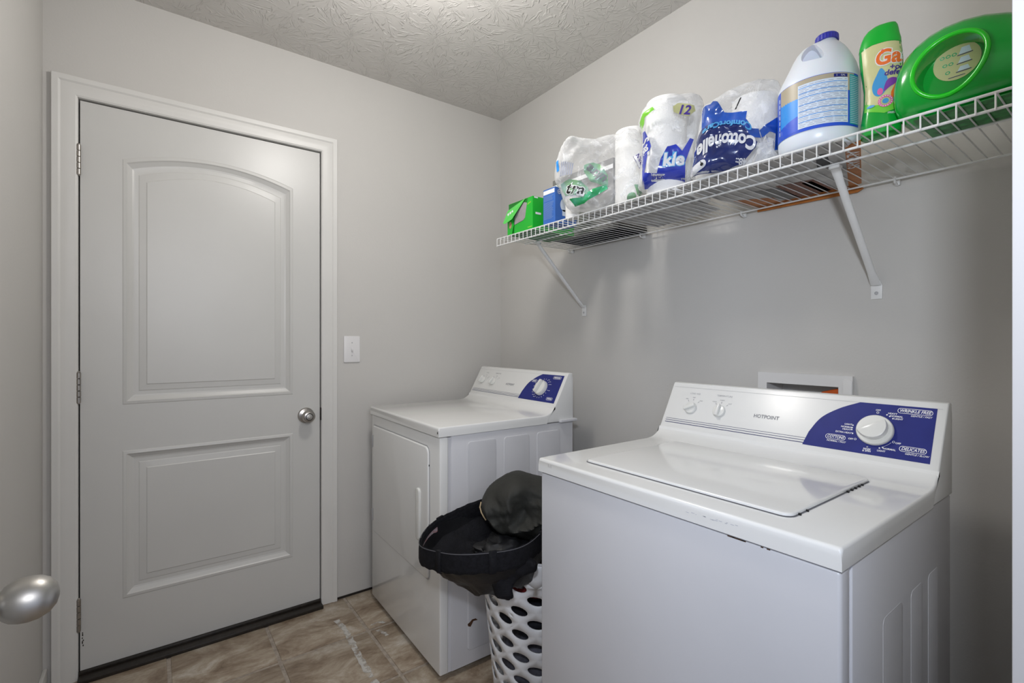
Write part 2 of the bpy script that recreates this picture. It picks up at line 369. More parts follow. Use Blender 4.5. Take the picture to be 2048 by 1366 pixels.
struct('ceiling', bx(XL-.1, XR+.12, -.06, YB+.12, ZC, ZC+.05), M['ceiling'], smooth=0)
fl = struct('floor', bx(XL-.1, XR+.12, -1.2, YB+.12, -.05, -.0032), M['grout'], smooth=0)
gx = [.05+.331*i for i in range(-2, 6)]; gy = [1.951+.326*i for i in range(-7, 2)]
tb = bmesh.new(); tw, th, tg = .331, .326, .013
box(tb, -(tw-tg)/2, (tw-tg)/2, -(th-tg)/2, (th-tg)/2, -.006, .0, bev=.0022, seg=2)
tme = None
for i, x in enumerate(gx[:-1]):
    for j, y in enumerate(gy[:-1]):
        x0, x1 = max(x, XL), min(x+tw, XR); y0, y1 = y, min(y+th, YB)
        if x1-x0 < .03 or y1-y0 < .03 or y1 < YF: continue
        full = (x1-x0 > tw-.001 and y1-y0 > th-.001)
        if full and tme is not None:
            o = bpy.data.objects.new('tile', tme); COL.objects.link(o); o.parent = fl
        elif full:
            o = obj('tile', tb, M['tile'], fl); tme = o.data
        else:
            b3 = bmesh.new(); box(b3, -(x1-x0-tg)/2, (x1-x0-tg)/2, -(y1-y0-tg)/2, (y1-y0-tg)/2, -.006, .0, bev=.0022); o = obj('tile', b3, M['tile'], fl)
        o.location = ((x0+x1)/2, (y0+y1)/2, random.uniform(-.0006, .0006))
def smear(pts, wd, name='paint_smear'):
    L_ = catmull([(x, y) for x, y in pts], 6, closed=False); b3 = bmesh.new(); prev = None
    for i, (x, y) in enumerate(L_):
        ww = wd*(.6+.5*random.random()); a = b3.verts.new((x-ww, y, .0018)); b_ = b3.verts.new((x+ww, y, .0018))
        if prev: b3.faces.new([prev[0], prev[1], b_, a])
        prev = (a, b_)
    return obj(name, b3, M['smear'], fl, smooth=0)
smear([(.628, 2.10), (.636, 2.0), (.630, 1.9), (.624, 1.79), (.621, 1.68), (.62, 1.55)], .014)
smear([(.735, 1.975), (.765, 1.985), (.79, 1.96)], .013)
smear([(.74, 1.93), (.755, 1.90), (.76, 1.87)], .010)
# baseboard left, dark gap at the foot of the back wall
struct('baseboard_left', bx(XL, XL+.012, .9, YB-.001, 0, .072, bev=.003), M['trim'])
struct('trim_gap', bx(.68, XR, YB-.004, YB-.0005, .0, .008), M['sill'], smooth=0)

# entry doorway jamb at the right edge of the view + casing
struct('trim_jamb', bx(.560, .575, -.075, .076, 0, 2.06, bev=.001), M['jamb'])
struct('trim_casing', bx(.5755, .635, YF, .076, 0, 2.12, bev=.003), M['jamb'])
struct('trim_head', bx(-.225, .56, -.075, .07, 2.045, 2.06), M['jamb'])
struct('trim_jamb_hinge', bx(-.225, -.206, -.075, .07, 0, 2.045), M['jamb'])
# ceiling light fixture (above, outside the picture)
t = thing('ceiling_light', 'round flush ceiling light above the middle of the room', 'ceiling light', (.60, 1.24, ZC))
obj('canopy', lathe([(.10, 0), (.15, -.004), (.152, -.03), (.14, -.052), (.135, -.056)], (0, 0, 0), (0, 0, 1), 40), M['nickel2'], t)

# ------------------------------------------------------------ closed door in the back wall
door = bpy.data.objects.new('door_1', None); COL.objects.link(door); door['kind'] = 'structure'; door.location = (.202, YB, 0)
DX0, DX1, DZ0, DZ1 = -.203, .607, .026, 2.030
def door_loops(outline, depth_list, inset):
    """rings stepping inwards from the outline; inset moves each point toward the panel centre lines"""
    return [(inset(o), d) for o, d in depth_list]
def panel_outline(o, x0, x1, z0, z1, arch):
    x0, x1, z0, z1 = x0+o, x1-o, z0+o, z1-o; pts = [(x0, z0), (x1, z0)]; n = 16
    for i in range(n+1):
        t = i/n; x = x1+(x0-x1)*t; pts.append((x, z1+(arch*(1-(2*t-1)**2)**1.0 if arch else 0)))
    return pts
panels = [(-.087, .495, .952, 1.850, .052), (-.087, .495, .243, .783, 0)]
prof = [(0, 0), (.003, .0015), (.012, .0028), (.016, -.001), (.028, -.008), (.034, -.0095), (.047, -.0095), (.050, -.0080), (.070, -.0055), (.073, -.0035)]
bm = bmesh.new()
yface = YB+.004
def addring(p, d): return [bm.verts.new((x, yface-d, z)) for x, z in p]
outer = [bm.verts.new((x, yface, z)) for x, z in ((DX0, DZ0), (DX1, DZ0), (DX1, DZ1), (DX0, DZ1))]
edges = [bm.edges.new((outer[i], outer[(i+1) % 4])) for i in range(4)]
for (x0, x1, z0, z1, ar) in panels:
    prev = None
    for o_, d in prof:
        r = addring(panel_outline(o_, x0, x1, z0, z1, ar*(1-o_*1.5)), d)
        if prev is None: edges += [bm.edges.new((r[i], r[(i+1) % len(r)])) for i in range(len(r))]
        else:
            for i in range(len(r)): bm.faces.new([prev[i], prev[(i+1) % len(r)], r[(i+1) % len(r)], r[i]])
        prev = r
    bm.faces.new(prev)
bmesh.ops.triangle_fill(bm, use_beauty=True, edges=edges)
bk = [bm.verts.new((x, yface+.040, z)) for x, z in ((DX0, DZ0), (DX1, DZ0), (DX1, DZ1), (DX0, DZ1))]
for i in range(4): bm.faces.new([outer[i], outer[(i+1) % 4], bk[(i+1) % 4], bk[i]])
bm.faces.new(bk)
leaf = obj('door_leaf', bm, M['door'], door, world=True, smooth=12)
# frame lining, and a slab coloured dark as the shade in the door gap
bm = bmesh.new()
box(bm, -.2145, -.2075, YB-.002, YB+.10, 0, 2.042); box(bm, .6115, .6185, YB-.002, YB+.10, 0, 2.042); box(bm, -.2145, .6185, YB-.002, YB+.10, 2.035, 2.049)
obj('door_jamb', bm, M['trim'], door, world=True)
bm = bmesh.new(); box(bm, -.207, .611, YB+.045, YB+.1, .02, 2.034)
obj('door_gap_shade', bm, M['dark'], door, world=True, label='slab coloured dark as the shade in the gap around the door leaf')
bm = bmesh.new(); box(bm, -.207, .611, YB-.045, YB+.1, -.002, .014, bev=.003); box(bm, -.207, .611, YB-.006, YB+.05, .012, .025, bev=.003)
obj('threshold', bm, M['sill'], door, world=True, label='dark bronze threshold')
# casing: profile swept around the three sides with mitres
cp = [(0, 0), (0, .008), (.006, .011), (.020, .012), (.034, .014), (.044, .0125), (.050, .016), (.066, .017), (.068, .013), (.068, 0)]
ix0, ix1, iz = -.2025-.006, .607+.005, 2.036
bm = bmesh.new(); sec = []
for (sx, zz) in ((-1, 0), (-1, 1), (1, 1), (1, 0)):
    r = []
    for o_, h in cp:
        x = (ix0-o_) if sx < 0 else (ix1+o_); z = (iz+o_) if zz else 0; r.append(bm.verts.new((x, YB-h, z)))
    sec.append(r)
for a, b in zip(sec, sec[1:]):
    for i in range(len(cp)-1): bm.faces.new([a[i], a[i+1], b[i+1], b[i]])
bm.faces.new(sec[0]); bm.faces.new(sec[-1][::-1])
struct('trim_door_casing', bm, M['trim'], smooth=20)
# knob
kn = obj('knob', lathe([(.034, 0), (.034, .003), (.031, .008), (.018, .012), (.014, .018), (.014, .026), (.022, .033), (.0265, .042), (.0265, .052), (.022, .060), (.015, .063)], (.548, yface, .856), (0, -1, 0), 40), M['nickel'], door, world=True, label='satin nickel door knob')
obj('thumb_turn', merge(lathe([(.0125, .0), (.0125, .003), (.011, .0035)], (.548, yface-.0625, .856), (0, -1, 0), 24), bx(.540, .556, yface-.072, yface-.064, .8535, .8585, bev=.002)), M['nickel2'], kn, world=True)
obj('thumb_ring', lathe([(.0155, 0), (.0155, .0008), (.0127, .0009), (.0127, 0)], (.548, yface-.0628, .856), (0, -1, 0), 30), M['black'], kn, world=True)
for z0, z1 in ((1.766, 1.871), (.968, 1.075), (.170, .282)):
    bm = bmesh.new(); n = 5; hh = (z1-z0)/n
    for i in range(n): lathe([(.0055, .0008), (.0066, .0016), (.0066, hh-.0016), (.0055, hh-.0008)], (-.206, YB-.006, z0+i*hh), (0, 0, 1), 16, bm)
    lathe([(.002, -.004), (.0055, -.001), (.0055, .001)], (-.206, YB-.006, z0), (0, 0, 1), 12, bm); lathe([(.0055, 0), (.0055, .002), (.002, .005)], (-.206, YB-.006, z1), (0, 0, 1), 12, bm)
    obj('hinge', bm, M['nickel'], door, world=True)
obj('strike_plate', bx(.6085, .6125, YB-.004, YB+.03, .83, .885), M['sill'], door, world=True)
# scuffs at the door's lower left edge
bm = bmesh.new()
for i in range(6): x = -.196+random.uniform(-.003, .004); z = .11+.009*i; box(bm, x, x+.003, yface-.0006, yface+.001, z, z+random.uniform(.004, .01))
obj('paint_chip', bm, M['sill'], door, world=True)

# open entry door along the left wall (only its knob is in view)
d2 = bpy.data.objects.new('door_2', None); COL.objects.link(d2); d2['kind'] = 'structure'; d2.location = (-.185, .07, 0)
obj('door_leaf', bx(-.203, -.168, .06, .778, .015, 2.04, bev=.002), M['door'], d2, world=True)
kn2 = obj('knob', lathe([(.032, 0), (.032, .004), (.026, .009), (.0125, .014), (.0095, .022), (.0095, .040), (.0115, .043), (.0165, .046), (.0200, .051), (.0222, .058), (.0227, .065), (.0215, .073), (.0175, .081), (.0105, .0865), (.003, .0885)], (-.168, .708, .916), (1, 0, 0), 48), M['nickel2'], d2, world=True, label='brushed nickel egg-shaped door knob')

# ------------------------------------------------------------ light switch
t = thing('light_switch', 'white toggle light switch on the wall beside the closed door', 'light switch', (.7495, YB, 1.147))
obj('plate', prism(bmesh.new(), rrect(-.0375, .0375, -.0615, .0615, .004), (Vector((0, 0, 0)), Vector((1, 0, 0)), Vector((0, 0, 1)), Vector((0, -1, 0))), 0, .006, bev=.0025), M['plate'], t)
obj('toggle', merge(bx(-.0045, .0045, -.0085, -.006, -.012, .012, bev=.001), bx(-.003, .003, -.017, -.006, -.008, .001, bev=.0015)), M['plate'], t)
for z in (-.030, .030): obj('screw', lathe([(.003, .0055), (.003, .0068), (.002, .0072)], (0, 0, z), (0, -1, 0), 12), M['palegray'], t)

# ------------------------------------------------------------ laundry outlet box in the right wall
t = thing('laundry_outlet_box', 'white recessed plastic outlet box in the wall behind the washer console', 'outlet box', (XR, .665, .99))
o_ = rect(-.1335, .1335, -.10, .095); i_ = rect(-.105, .098, -.07, .062)
fo = (Vector((XR, .665, .99)), Vector((0, -1, 0)), Vector((0, 0, 1)), Vector((-1, 0, 0)))
bm = bmesh.new()
for a in (rect(-.1335, -.105, -.10, .095), rect(.098, .1335, -.10, .095), rect(-.105, .098, .062, .095), rect(-.105, .098, -.10, -.07)): prism(bm, a, fo, 0, .012)
bmesh.ops.remove_doubles(bm, verts=bm.verts, dist=1e-5)
obj('frame', bm, M['boxplastic'], t, world=True, smooth=20)
obj('frame_flange', prism(bmesh.new(), rrect(.108, .1335, -.08, .085, .008), fo, .012, .016, bev=.002), M['boxplastic'], t, world=True)
bm = bmesh.new(); X0, X1 = XR-.001, XR+.095
box(bm, X1, X1+.003, .567, .77, .92, 1.052); box(bm, X0, X1, .770, .773, .92, 1.055); box(bm, X0, X1, .564, .567, .92, 1.055); box(bm, X0, X1, .564, .773, 1.052, 1.055); box(bm, X0, X1, .564, .773, .917, .92)
obj('recess', bm, M['boxplastic'], t, world=True, smooth=0)
bm = lathe([(.012, 0), (.012, .055), (.009, .06)], (XR+.05, .60, .955), (0, 0, 1), 16)
prism(bm, [(-.030, 0), (.020, .004), (.026, .016), (.020, .022), (-.026, .008)], (Vector((XR+.03, .598, 1.024)), Vector((0, -1, 0)), Vector((0, 0, 1)), Vector((-1, 0, 0))), -.008, .008, bev=.002)
obj('valve_lever', bm, M['hose'], t, world=True, label='orange valve lever')

# ------------------------------------------------------------ wire shelf
SX0, SY0, SY1, SZ = 1.173, .072, 1.690, 1.615
sh = thing('wire_shelf', 'long white vinyl-coated wire shelf fixed across the right wall', 'shelf', (1.39, .88, SZ))
for x, z, r in ((SX0, SZ, .0027), (SX0, 1.586, .0027), (1.322, SZ-.0043, .0026), (1.572, SZ-.0043, .0026)):
    obj('rail', tube(bmesh.new(), [(x, SY0, z), (x, SY1, z)], r, 10), M['wire'], sh, world=True)
wb = tube(bmesh.new(), [(1.594, 0, SZ), (SX0+.004, 0, SZ+.0005), (SX0-.001, 0, SZ-.001), (SX0-.0035, 0, SZ-.005), (SX0-.0035, 0, 1.5835)], .0015, 6)
wo = None; ny = 64
for i in range(ny):
    y = SY0+.004+i*(SY1-SY0-.008)/(ny-1)
    if wo is None:
        wb.transform(Matrix.Translation((-sh.location.x, 0, -sh.location.z))); wo = obj('wire', wb, M['wire'], sh); o = wo
    else: o = bpy.data.objects.new('wire', wo.data); COL.objects.link(o); o.parent = sh
    o.location = (0, y-sh.location.y, 0)
for y, yf in ((1.602, 1.602), (.478, .478)):
    A = Vector((1.318, yf, 1.603)); B = Vector((1.592, y, 1.338)); d = (B-A).normalized(); bm = bmesh.new()
    X = Vector((0, 1, 0)); Y = d.cross(X).normalized(); rings = []
    for s_, wx, wy in ((0, .011, .003), (.012, .011, .004), (.04, .0095, .0065), ((B-A).length-.05, .0095, .0065), ((B-A).length-.015, .012, .0035), ((B-A).length, .013, .002)):
        rings.append([A+d*s_+X*wx*math.cos(2*PI*k/14)+Y*wy*math.sin(2*PI*k/14) for k in range(14)])
    loft(rings, bm=bm); box(bm, 1.312, 1.332, yf-.012, yf+.012, 1.598, 1.606, bev=.002)
    br = obj('support_brace', bm, M['wire'], sh, world=True, smooth=40)
    bm = prism(bmesh.new(), [(-.013, -.026), (.013, -.026), (.013, .012), (.008, .024), (-.008, .024), (-.013, .012)], (Vector((XR, y, 1.326)), Vector((0, -1, 0)), Vector((0, 0, 1)), Vector((-1, 0, 0))), 0, .0035, bev=.001)
    obj('foot_plate', bm, M['wire'], br, world=True)
    obj('screw', lathe([(.0045, .003), (.0045, .005), (.002, .007)], (XR, y, 1.316), (-1, 0, 0), 12), M['palegray'], br, world=True)
for y in (1.675, 1.26, .845, .43):
    bm = bx(1.588, XR, y-.006, y+.006, 1.598, 1.616, bev=.002); tube(bm, [(1.572, y, 1.6155), (1.567, y, 1.611), (1.572, y, 1.603), (1.588, y, 1.600)], .003, 8)
    obj('wall_clip', bm, M['wire'], sh, world=True)

# ------------------------------------------------------------ washer and dryer
def machine(name, label, x0, y0, rz, seam, top_, back, W=.686, is_washer=True):
    t = thing(name, label, 'washing machine' if is_washer else 'dryer', (x0, y0, 0), rz)
    # local: x depth (0 front), y width 0..W, z up
    fy = (Vector((0, 0, 0)), Vector((1, 0, 0)), Vector((0, 0, 1)), Vector((0, -1, 0)))
    lipend = seam-.04
    prof = [(0, .851), (0, .879), (.0012, .8825), (.004, .8845), (.008, .885), (lipend-.03, .885), (lipend-.012, .8862), (lipend, .8885), (lipend+.014, .894), (lipend+.027, .902), (seam-.004, .910), (seam, .9155), (seam-.002, .9165), (seam-.010, .897), (lipend+.016, .884), (lipend+.004, .87), (lipend-.004, .851)]
    bm = prism(bmesh.new(), prof, fy, -W, 0, bev=0)
    # round the long side edges
    es = [e for e in bm.edges if e.is_manifold and e.calc_face_angle() > math.radians(60) and abs(e.verts[0].co.y-e.verts[1].co.y) < 1e-5 and min(v.co.z for v in e.verts) > .878 and not any(abs(v.co.x-seam+.010) < 1e-4 or abs(v.co.x-lipend-.016) < 1e-4 or abs(v.co.x-seam+.002) < 1e-4 for v in e.verts)]
    bmesh.ops.bevel(bm, geom=es, offset=.005, segments=3, affect='EDGES', profile=.5)
    obj('top_panel', bm, M['enamel'], t, smooth=35)
    # console
    s0, s1 = (seam, .9165), (top_, 1.044)
    prof = [s0, s1, (top_+.004, 1.0495), (top_+.012, 1.052), (top_+.028, 1.049), (back-.004, 1.040), (back, 1.03), (back, .852), (lipend-.014, .853), (lipend-.004, .872), (lipend+.012, .884), (seam-.0125, .8955)]
    bm = prism(bmesh.new(), prof, fy, -W+.0006, -.0006, bev=.0035, seg=3, sharp=50)
    con = obj('console', bm, M['console'], t, smooth=35)
    T = Vector((top_-seam, 0, .1275)); Tn = T.normalized(); Nn = Vector((-Tn.z, 0, Tn.x))
    fc = (Vector((seam, W, .9165)), Vector((0, -1, 0)), Tn, Nn)
    P = lambda *b, m='whiteprint', nm='print', off=.0006: obj(nm, lay(merge(*b), fc, off), M[m], con, smooth=0, recalc=False)
    bp = [(.4206, .012), (.4285, .0469)]+catmull([(.4285, .0469), (.4491, .0883), (.4851, .1184), (.5251, .1389)], 6, closed=False)[1:]+[(.668, .1389), (.669, .012)]
    blue = obj('blue_panel', prism(bmesh.new(), bp, fc, -.0005, .0008), M['blue'], con, label='blue printed control panel')
    P(*[poly2([(.014, t0), (.4215+(t0-.012)*.3, t0), (.4215+(t0-.012)*.3, t0+h), (.014, t0+h)]) for t0, h in ((.0290, .0010), (.0226, .0014), (.0158, .0019))], m='navy', nm='navy_stripes')
    P(poly2(rect(.008, .677, .1384, .1390)), m='palegray', nm='inner_line')
    P(place2(text2('HOTPOINT', .0142, .00028), .3172, .0712, 0, .93, 1), m='grayprint', nm='lettering')
    # small dials
    def dial(s, tt, r, dep, rot, big=False, nm='dial_knob'):
        O = fc[0]+fc[1]*s+fc[2]*tt
        if big:
            bm = lathe([(r, .001), (r, .006), (r*.985, .0085), (r*.94, .010), (r*.6, .0105)], O, Nn, 48)
        else:
            bm = lathe([(r, .001), (r, .004), (r*.93, .007), (r*.8, .008)], O, Nn, 36)
        a = math.radians(rot); U2 = fc[1]*math.cos(a)+fc[2]*math.sin(a); V2 = -fc[1]*math.sin(a)+fc[2]*math.cos(a)
        if big: pts = [(-r*.82, r*.20), (r*.82, r*.20)]+[(r*.82*math.cos(x), r*.20-r*.92*math.sin(x)) for x in [PI*i/12 for i in range(1, 12)]]
        else: pts = [(-r*.95, -r*.30), (r*.95, -r*.22), (r*1.02, 0), (r*.95, r*.22), (-r*.95, r*.30)]
        prism(bm, pts, (O, U2, V2, Nn), .006, dep, bev=.0022, seg=2)
        k = obj(nm, bm, M['knobw'], con, smooth=40); return k
    P(place2(text2('LOAD SIZE' if is_washer else 'SIGNAL', .0072, .00005), .0894, .1195), m='palegray', nm='dial_caption'); P(place2(text2('TEMPERATURE', .0074, .00008), .1850, .1205), m='palegray', nm='dial_caption')
    for s, rr, lab in ((.0892, .021, ('MIN', 'MED', 'MAX')), (.1816, .021, ('COLD', 'WARM', 'HOT'))):
        b = []
        for k, a in enumerate((125, 90, 48)):
            a = math.radians(a); dx, dy = math.cos(a), math.sin(a); px, py = -dy*.0006, dx*.0006; r0, r1 = .0255, .031
            b.append(poly2([(s+dx*r0-px, .071+dy*r0-py), (s+dx*r1-px, .071+dy*r1-py), (s+dx*r1+px, .071+dy*r1+py), (s+dx*r0+px, .071+dy*r0+py)]))
            b.append(place2(text2(lab[k], .0048), s+dx*(.037+.004*abs(dx)), .071+dy*.0355))
        P(*b, m='grayprint', nm='dial_marks')
    if is_washer:
        dial(.0885, .0705, .0185, .017, 25); dial(.1816, .0715, .0185, .017, 88)
        dial(.5645, .0712, .0362, .026, 32, True)
        R1 = []
        def pill(sa, sb, tc_, txt, sub, sdx=0):
            R1.append(ringpoly(rrect(sa, sb, tc_-.0065, tc_+.0065, .0062, 5), rrect(sa+.0011, sb-.0011, tc_-.0054, tc_+.0054, .0051, 5)))
            tx = text2(txt, .0100, .00022, .25); xs = [v.co.x for v in tx.verts]; k = (sb-sa-.007)/(max(xs)-min(xs))
            R1.append(place2(tx, (sa+sb)/2, tc_, 0, k, 1)); R1.append(place2(text2(sub, .0056, .0001, .25), (sa+sb)/2+sdx, tc_-.0105))
        pill(.5993, .6620, .1265, 'WRINKLE FREE', 'GENTLE / FAST', .012); pill(.4675, .5100, .0425, 'COTTONS', 'NORMAL / FAST', .003); pill(.6137, .6612, .0370, 'DELICATES', 'GENTLE / SLOW', .008)
        for s, tt, lab, dx, dy in ((.5813, .1129, 'HEAVY', .010, .004), (.5869, .1100, 'NORMAL', .0125, .001), (.5936, .1051, 'LIGHT', .0105, 0), (.5195, .0777, 'LIGHT', -.0095, .001), (.5190, .0715, 'NORMAL', -.0115, 0), (.5190, .0665, 'HEAVY', -.0105, -.001), (.5221, .0572, 'EXTRA HEAVY', -.0175, 0), (.5557, .0293, 'RINSE', 0, -.0052), (.5557, .0293, '& SPIN', 0, -.0098), (.5787, .0310, 'LIGHT', .004, -.0065), (.5843, .0331, 'NORMAL', .0125, -.002)):
            R1.append(poly2(circ(s, tt, .0017, 10))); R1.append(place2(text2(lab, .0056, .00014), s+dx, tt+dy))
        for s, tt, dx, dy in ((.5633, .1161, 0, .006), (.5295, .0442, -.009, -.001), (.6022, .0496, .0085, -.002)):
            R1.append(ringpoly(circ(s, tt, .0026, 14), circ(s, tt, .0017, 14))); R1.append(place2(text2('OFF', .0056, .00014), s+dx, tt+dy))
        arc = [(.5645+.0415*math.cos(a), .0712+.0415*math.sin(a)) for a in [math.radians(-35-30*i/10) for i in range(11)]]
        arc2 = [(.5645+.0410*math.cos(a), .0712+.0410*math.sin(a)) for a in [math.radians(-35-30*i/10) for i in range(11)]]
        R1.append(poly2(arc+arc2[::-1]))
        [P(b_, m='whiteprint', nm='panel_lettering', off=.0014) for b_ in R1]
    else:
        dial(.0707, .078, .0185, .022, 70); dial(.168, .076, .0185, .022, 65)
        O = fc[0]+fc[1]*.556+fc[2]*.072
        bm = lathe([(.034, .001), (.034, .012), (.031, .018), (.026, .020)], O, Nn, 40)
        a = math.radians(75); U2 = fc[1]*math.cos(a)+fc[2]*math.sin(a); V2 = -fc[1]*math.sin(a)+fc[2]*math.cos(a)
        prism(bm, [(-.029, -.007), (.029, -.007), (.032, 0), (.029, .007), (-.029, .007)], (O, U2, V2, Nn), .015, .034, bev=.003)
        obj('dial_knob', bm, M['knobw'], con, smooth=40)
        R1 = []
        for i in range(20):
            a = math.radians(100-18*i); dx, dy = math.cos(a), math.sin(a)
            if abs(dy) < .2 and dx > 0 and i % 2: continue
            r0, r1 = .041, .0465; px, py = -dy*.0009, dx*.0009; sx = .556
            R1.append(poly2([(sx+dx*r0-px, .072+dy*r0-py), (sx+dx*r1-px, .072+dy*r1-py), (sx+dx*r1+px, .072+dy*r1+py), (sx+dx*r0+px, .072+dy*r0+py)]))
            if dx < -.3: R1.append(poly2(rect(sx+dx*r1-.014, sx+dx*r1-.003, .071+dy*r1, .0725+dy*r1)))
            if dx > .3 and dy > -.2: R1.append(poly2(rect(sx+dx*r1+.003, sx+dx*r1+.012, .071+dy*r1, .0725+dy*r1)))
        for sa, sb, tc_ in ((.604, .655, .1265), (.470, .505, .1030), (.612, .652, .0290)):
            R1.append(ringpoly(rrect(sa, sb, tc_-.0065, tc_+.0065, .0062, 5), rrect(sa+.0012, sb-.0012, tc_-.0052, tc_+.0052, .005, 5)))
            R1.append(poly2(rect(sa+.006, sb-.006, tc_-.002, tc_+.0022)))
        [P(b_, m='whiteprint', nm='panel_lettering', off=.0014) for b_ in R1]
    # cabinet
    bm = bmesh.new(); box(bm, .006, .040, .003, W-.003, .02, .848, bev=.006, seg=3)
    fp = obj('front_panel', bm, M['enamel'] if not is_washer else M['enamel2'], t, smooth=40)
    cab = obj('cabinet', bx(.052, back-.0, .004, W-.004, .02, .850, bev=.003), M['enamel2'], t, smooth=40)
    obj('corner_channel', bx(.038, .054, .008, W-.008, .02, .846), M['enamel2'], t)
    for ys in (0, 1):
        yy = .0042 if ys == 0 else W-.0042; nn = Vector((0, -1, 0)) if ys == 0 else Vector((0, 1, 0))
        fs = (Vector((0, yy, 0)), Vector((1, 0, 0)), Vector((0, 0, 1)), nn)
        xs_ = ((.117, .240), (.276, .396), (.435, .555)) if not is_washer else ((.182, .282), (.330, .400), (.438, .508))
        zt = .822 if not is_washer else .720
        for xa, xb in xs_:
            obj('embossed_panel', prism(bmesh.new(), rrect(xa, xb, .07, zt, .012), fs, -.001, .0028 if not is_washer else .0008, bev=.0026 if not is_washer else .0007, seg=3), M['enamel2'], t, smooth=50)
    for fx in (.05, back-.06):
        for yy in (.05, W-.05):
            obj('leg', lathe([(.018, 0), (.018, .008), (.008, .010), (.008, .024)], (fx, yy, .0005), (0, 0, 1), 16), M['plate'], t)
    return t, con, fc
wa, wcon, wfc = machine('washing_machine', 'white top-loading washing machine nearest the camera with lid on top', .800, .281, 0, .502, .574, .572+.03)
dr, dcon, dfc = machine('clothes_dryer', 'white front-loading clothes dryer standing by the back wall', .795, 1.500, -math.radians(1.0), .528, .598, .628, is_washer=False)
# washer lid
ft = (Vector((0, 0, .885)), Vector((1, 0, 0)), Vector((0, 1, 0)), Vector((0, 0, 1)))
lidp = rrect(.066, .440, .100, .586, .018, 5)
obj('lid_gap', lay(ringpoly(rrect(.0635, .4405, .0975, .5885, .020, 5), rrect(.070, .435, .104, .582, .016, 5)), ft, .0004), M['grayprint'], wa, smooth=0)
lid = obj('lid', prism(bmesh.new(), lidp, ft, .0006, .0065, bev=.0048, seg=4), M['enamel'], wa, smooth=60)
bm = bmesh.new()
for x, s_ in ((.095, .004), (.125, .003), (.305, .005), (.325, .006), (.345, .0045), (.365, .004), (.382, .003)):
    box(bm, x, x+s_, .0955, .0995, .885, .8885)
obj('chipped_paint', bm, M['black'], wa, label='black chips in the paint along the lid edge')
bm = bmesh.new()
for i in range(16):
    y = .15+random.uniform(0, .10); z = .868+(y-.2)*-.03+random.uniform(-.0015, .0015); box(bm, -.0002, .001, y, y+random.uniform(.002, .007), z, z+.0009)
obj('scuff_marks', bm, mat('faint_scuff', (.48, .49, .54), .5), wa)
bm = bmesh.new()
for i in range(5): y = .635+.003*i; box(bm, -.0002, .001, y, y+.0009, .868, .868+random.uniform(.003, .008))
obj('corner_scuff', bm, mat('faint_scuff_b', (.42, .41, .40), .5), wa)
bm = bmesh.new()
for i in range(8): y = .10+random.uniform(0, .07); box(bm, .0056, .0062, y, y+random.uniform(.004, .012), .8452, .8468)
obj('rust_line', bm, M['rust'], wa)
# dryer door, handle, hinges
fd = (Vector((.006, .686, 0)), Vector((0, -1, 0)), Vector((0, 0, 1)), Vector((-1, 0, 0)))
dp = [(.040, .325), (.585, .325), (.597, .330), (.603, .342), (.603, .780), (.597, .796), (.582, .803), (.040, .803)]
dd = obj('door', prism(bmesh.new(), dp, fd, -.002, .0075, bev=.0055, seg=4, sharp=40), M['enamel'], dr, smooth=50)
obj('door_edge_gap', prism(bmesh.new(), [(.036, .321), (.588, .321), (.601, .327), (.607, .340), (.607, .783), (.600, .799), (.585, .807), (.036, .807)], fd, -.001, .0012), M['palegray'], dr)
hp = rrect(.515, .547, .448, .642, .0155, 6)
obj('handle', prism(bmesh.new(), hp, fd, .005, .017, bev=.006, seg=3, sharp=60), M['knobw'], dr, smooth=60)
for z in (.700, .365):
    obj('hinge', prism(bmesh.new(), rect(.012, .020, z, z+.055), fd, 0, .004, bev=.001), M['palegray'], dr)
for z in (.735, .52): obj('chip', prism(bmesh.new(), rect(.604, .606, z, z+.006), fd, .001, .004), M['black'], dr)
bm = bmesh.new(); b3 = prism(bmesh.new(), [(.004, .864), (.009, .861), (.010, .868), (.006, .871)], (Vector((-.0006, 0, 0)), Vector((0, 1, 0)), Vector((0, 0, 1)), Vector((-1, 0, 0))), 0, .0006)
obj('chip', b3, M['black'], dr)
fs = (Vector((0, .0012, 0)), Vector((1, 0, 0)), Vector((0, 0, 1)), Vector((0, -1, 0)))
obj('rust_spot', prism(bmesh.new(), [(.118, .160), (.128, .155), (.140, .172), (.158, .170), (.150, .178), (.135, .179), (.125, .172), (.116, .168)], fs, 0, .0008), M['rust'], dr)
# dryer rear ledge
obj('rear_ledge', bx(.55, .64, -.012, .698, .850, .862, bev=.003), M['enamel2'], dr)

# ------------------------------------------------------------ hamper
HC = Vector((1.03, 1.24, 0)); NC = 22; PZ = .0735; BZ = .012
hm = thing('laundry_hamper', 'tall white plastic laundry hamper with oval holes between dryer and washer', 'laundry basket', (HC.x, HC.y, 0))
def hrad(z): return .198-.10*(.53-z)
def hp3(phi, z, r=None): rr = r if r else hrad(z); return Vector((rr*math.cos(phi), rr*math.sin(phi), z))
dph = 2*PI/NC; ph0 = math.radians(-149.0)
bm = bmesh.new(); cache = {}
def hv(phi, z):
    k = (round((phi % (2*PI))/dph*1000) % (NC*1000), round(z*20000)); 
    if k not in cache: cache[k] = bm.verts.new(hp3(phi, z))
    return cache[k]
TOP = .458; rows = 6; nseg = 16
def rhomb(a):  # point on rhombus boundary at angle a (unit half-diagonals)
    c, s = math.cos(a), math.sin(a); k = 1/(abs(c)+abs(s)); return c*k, s*k
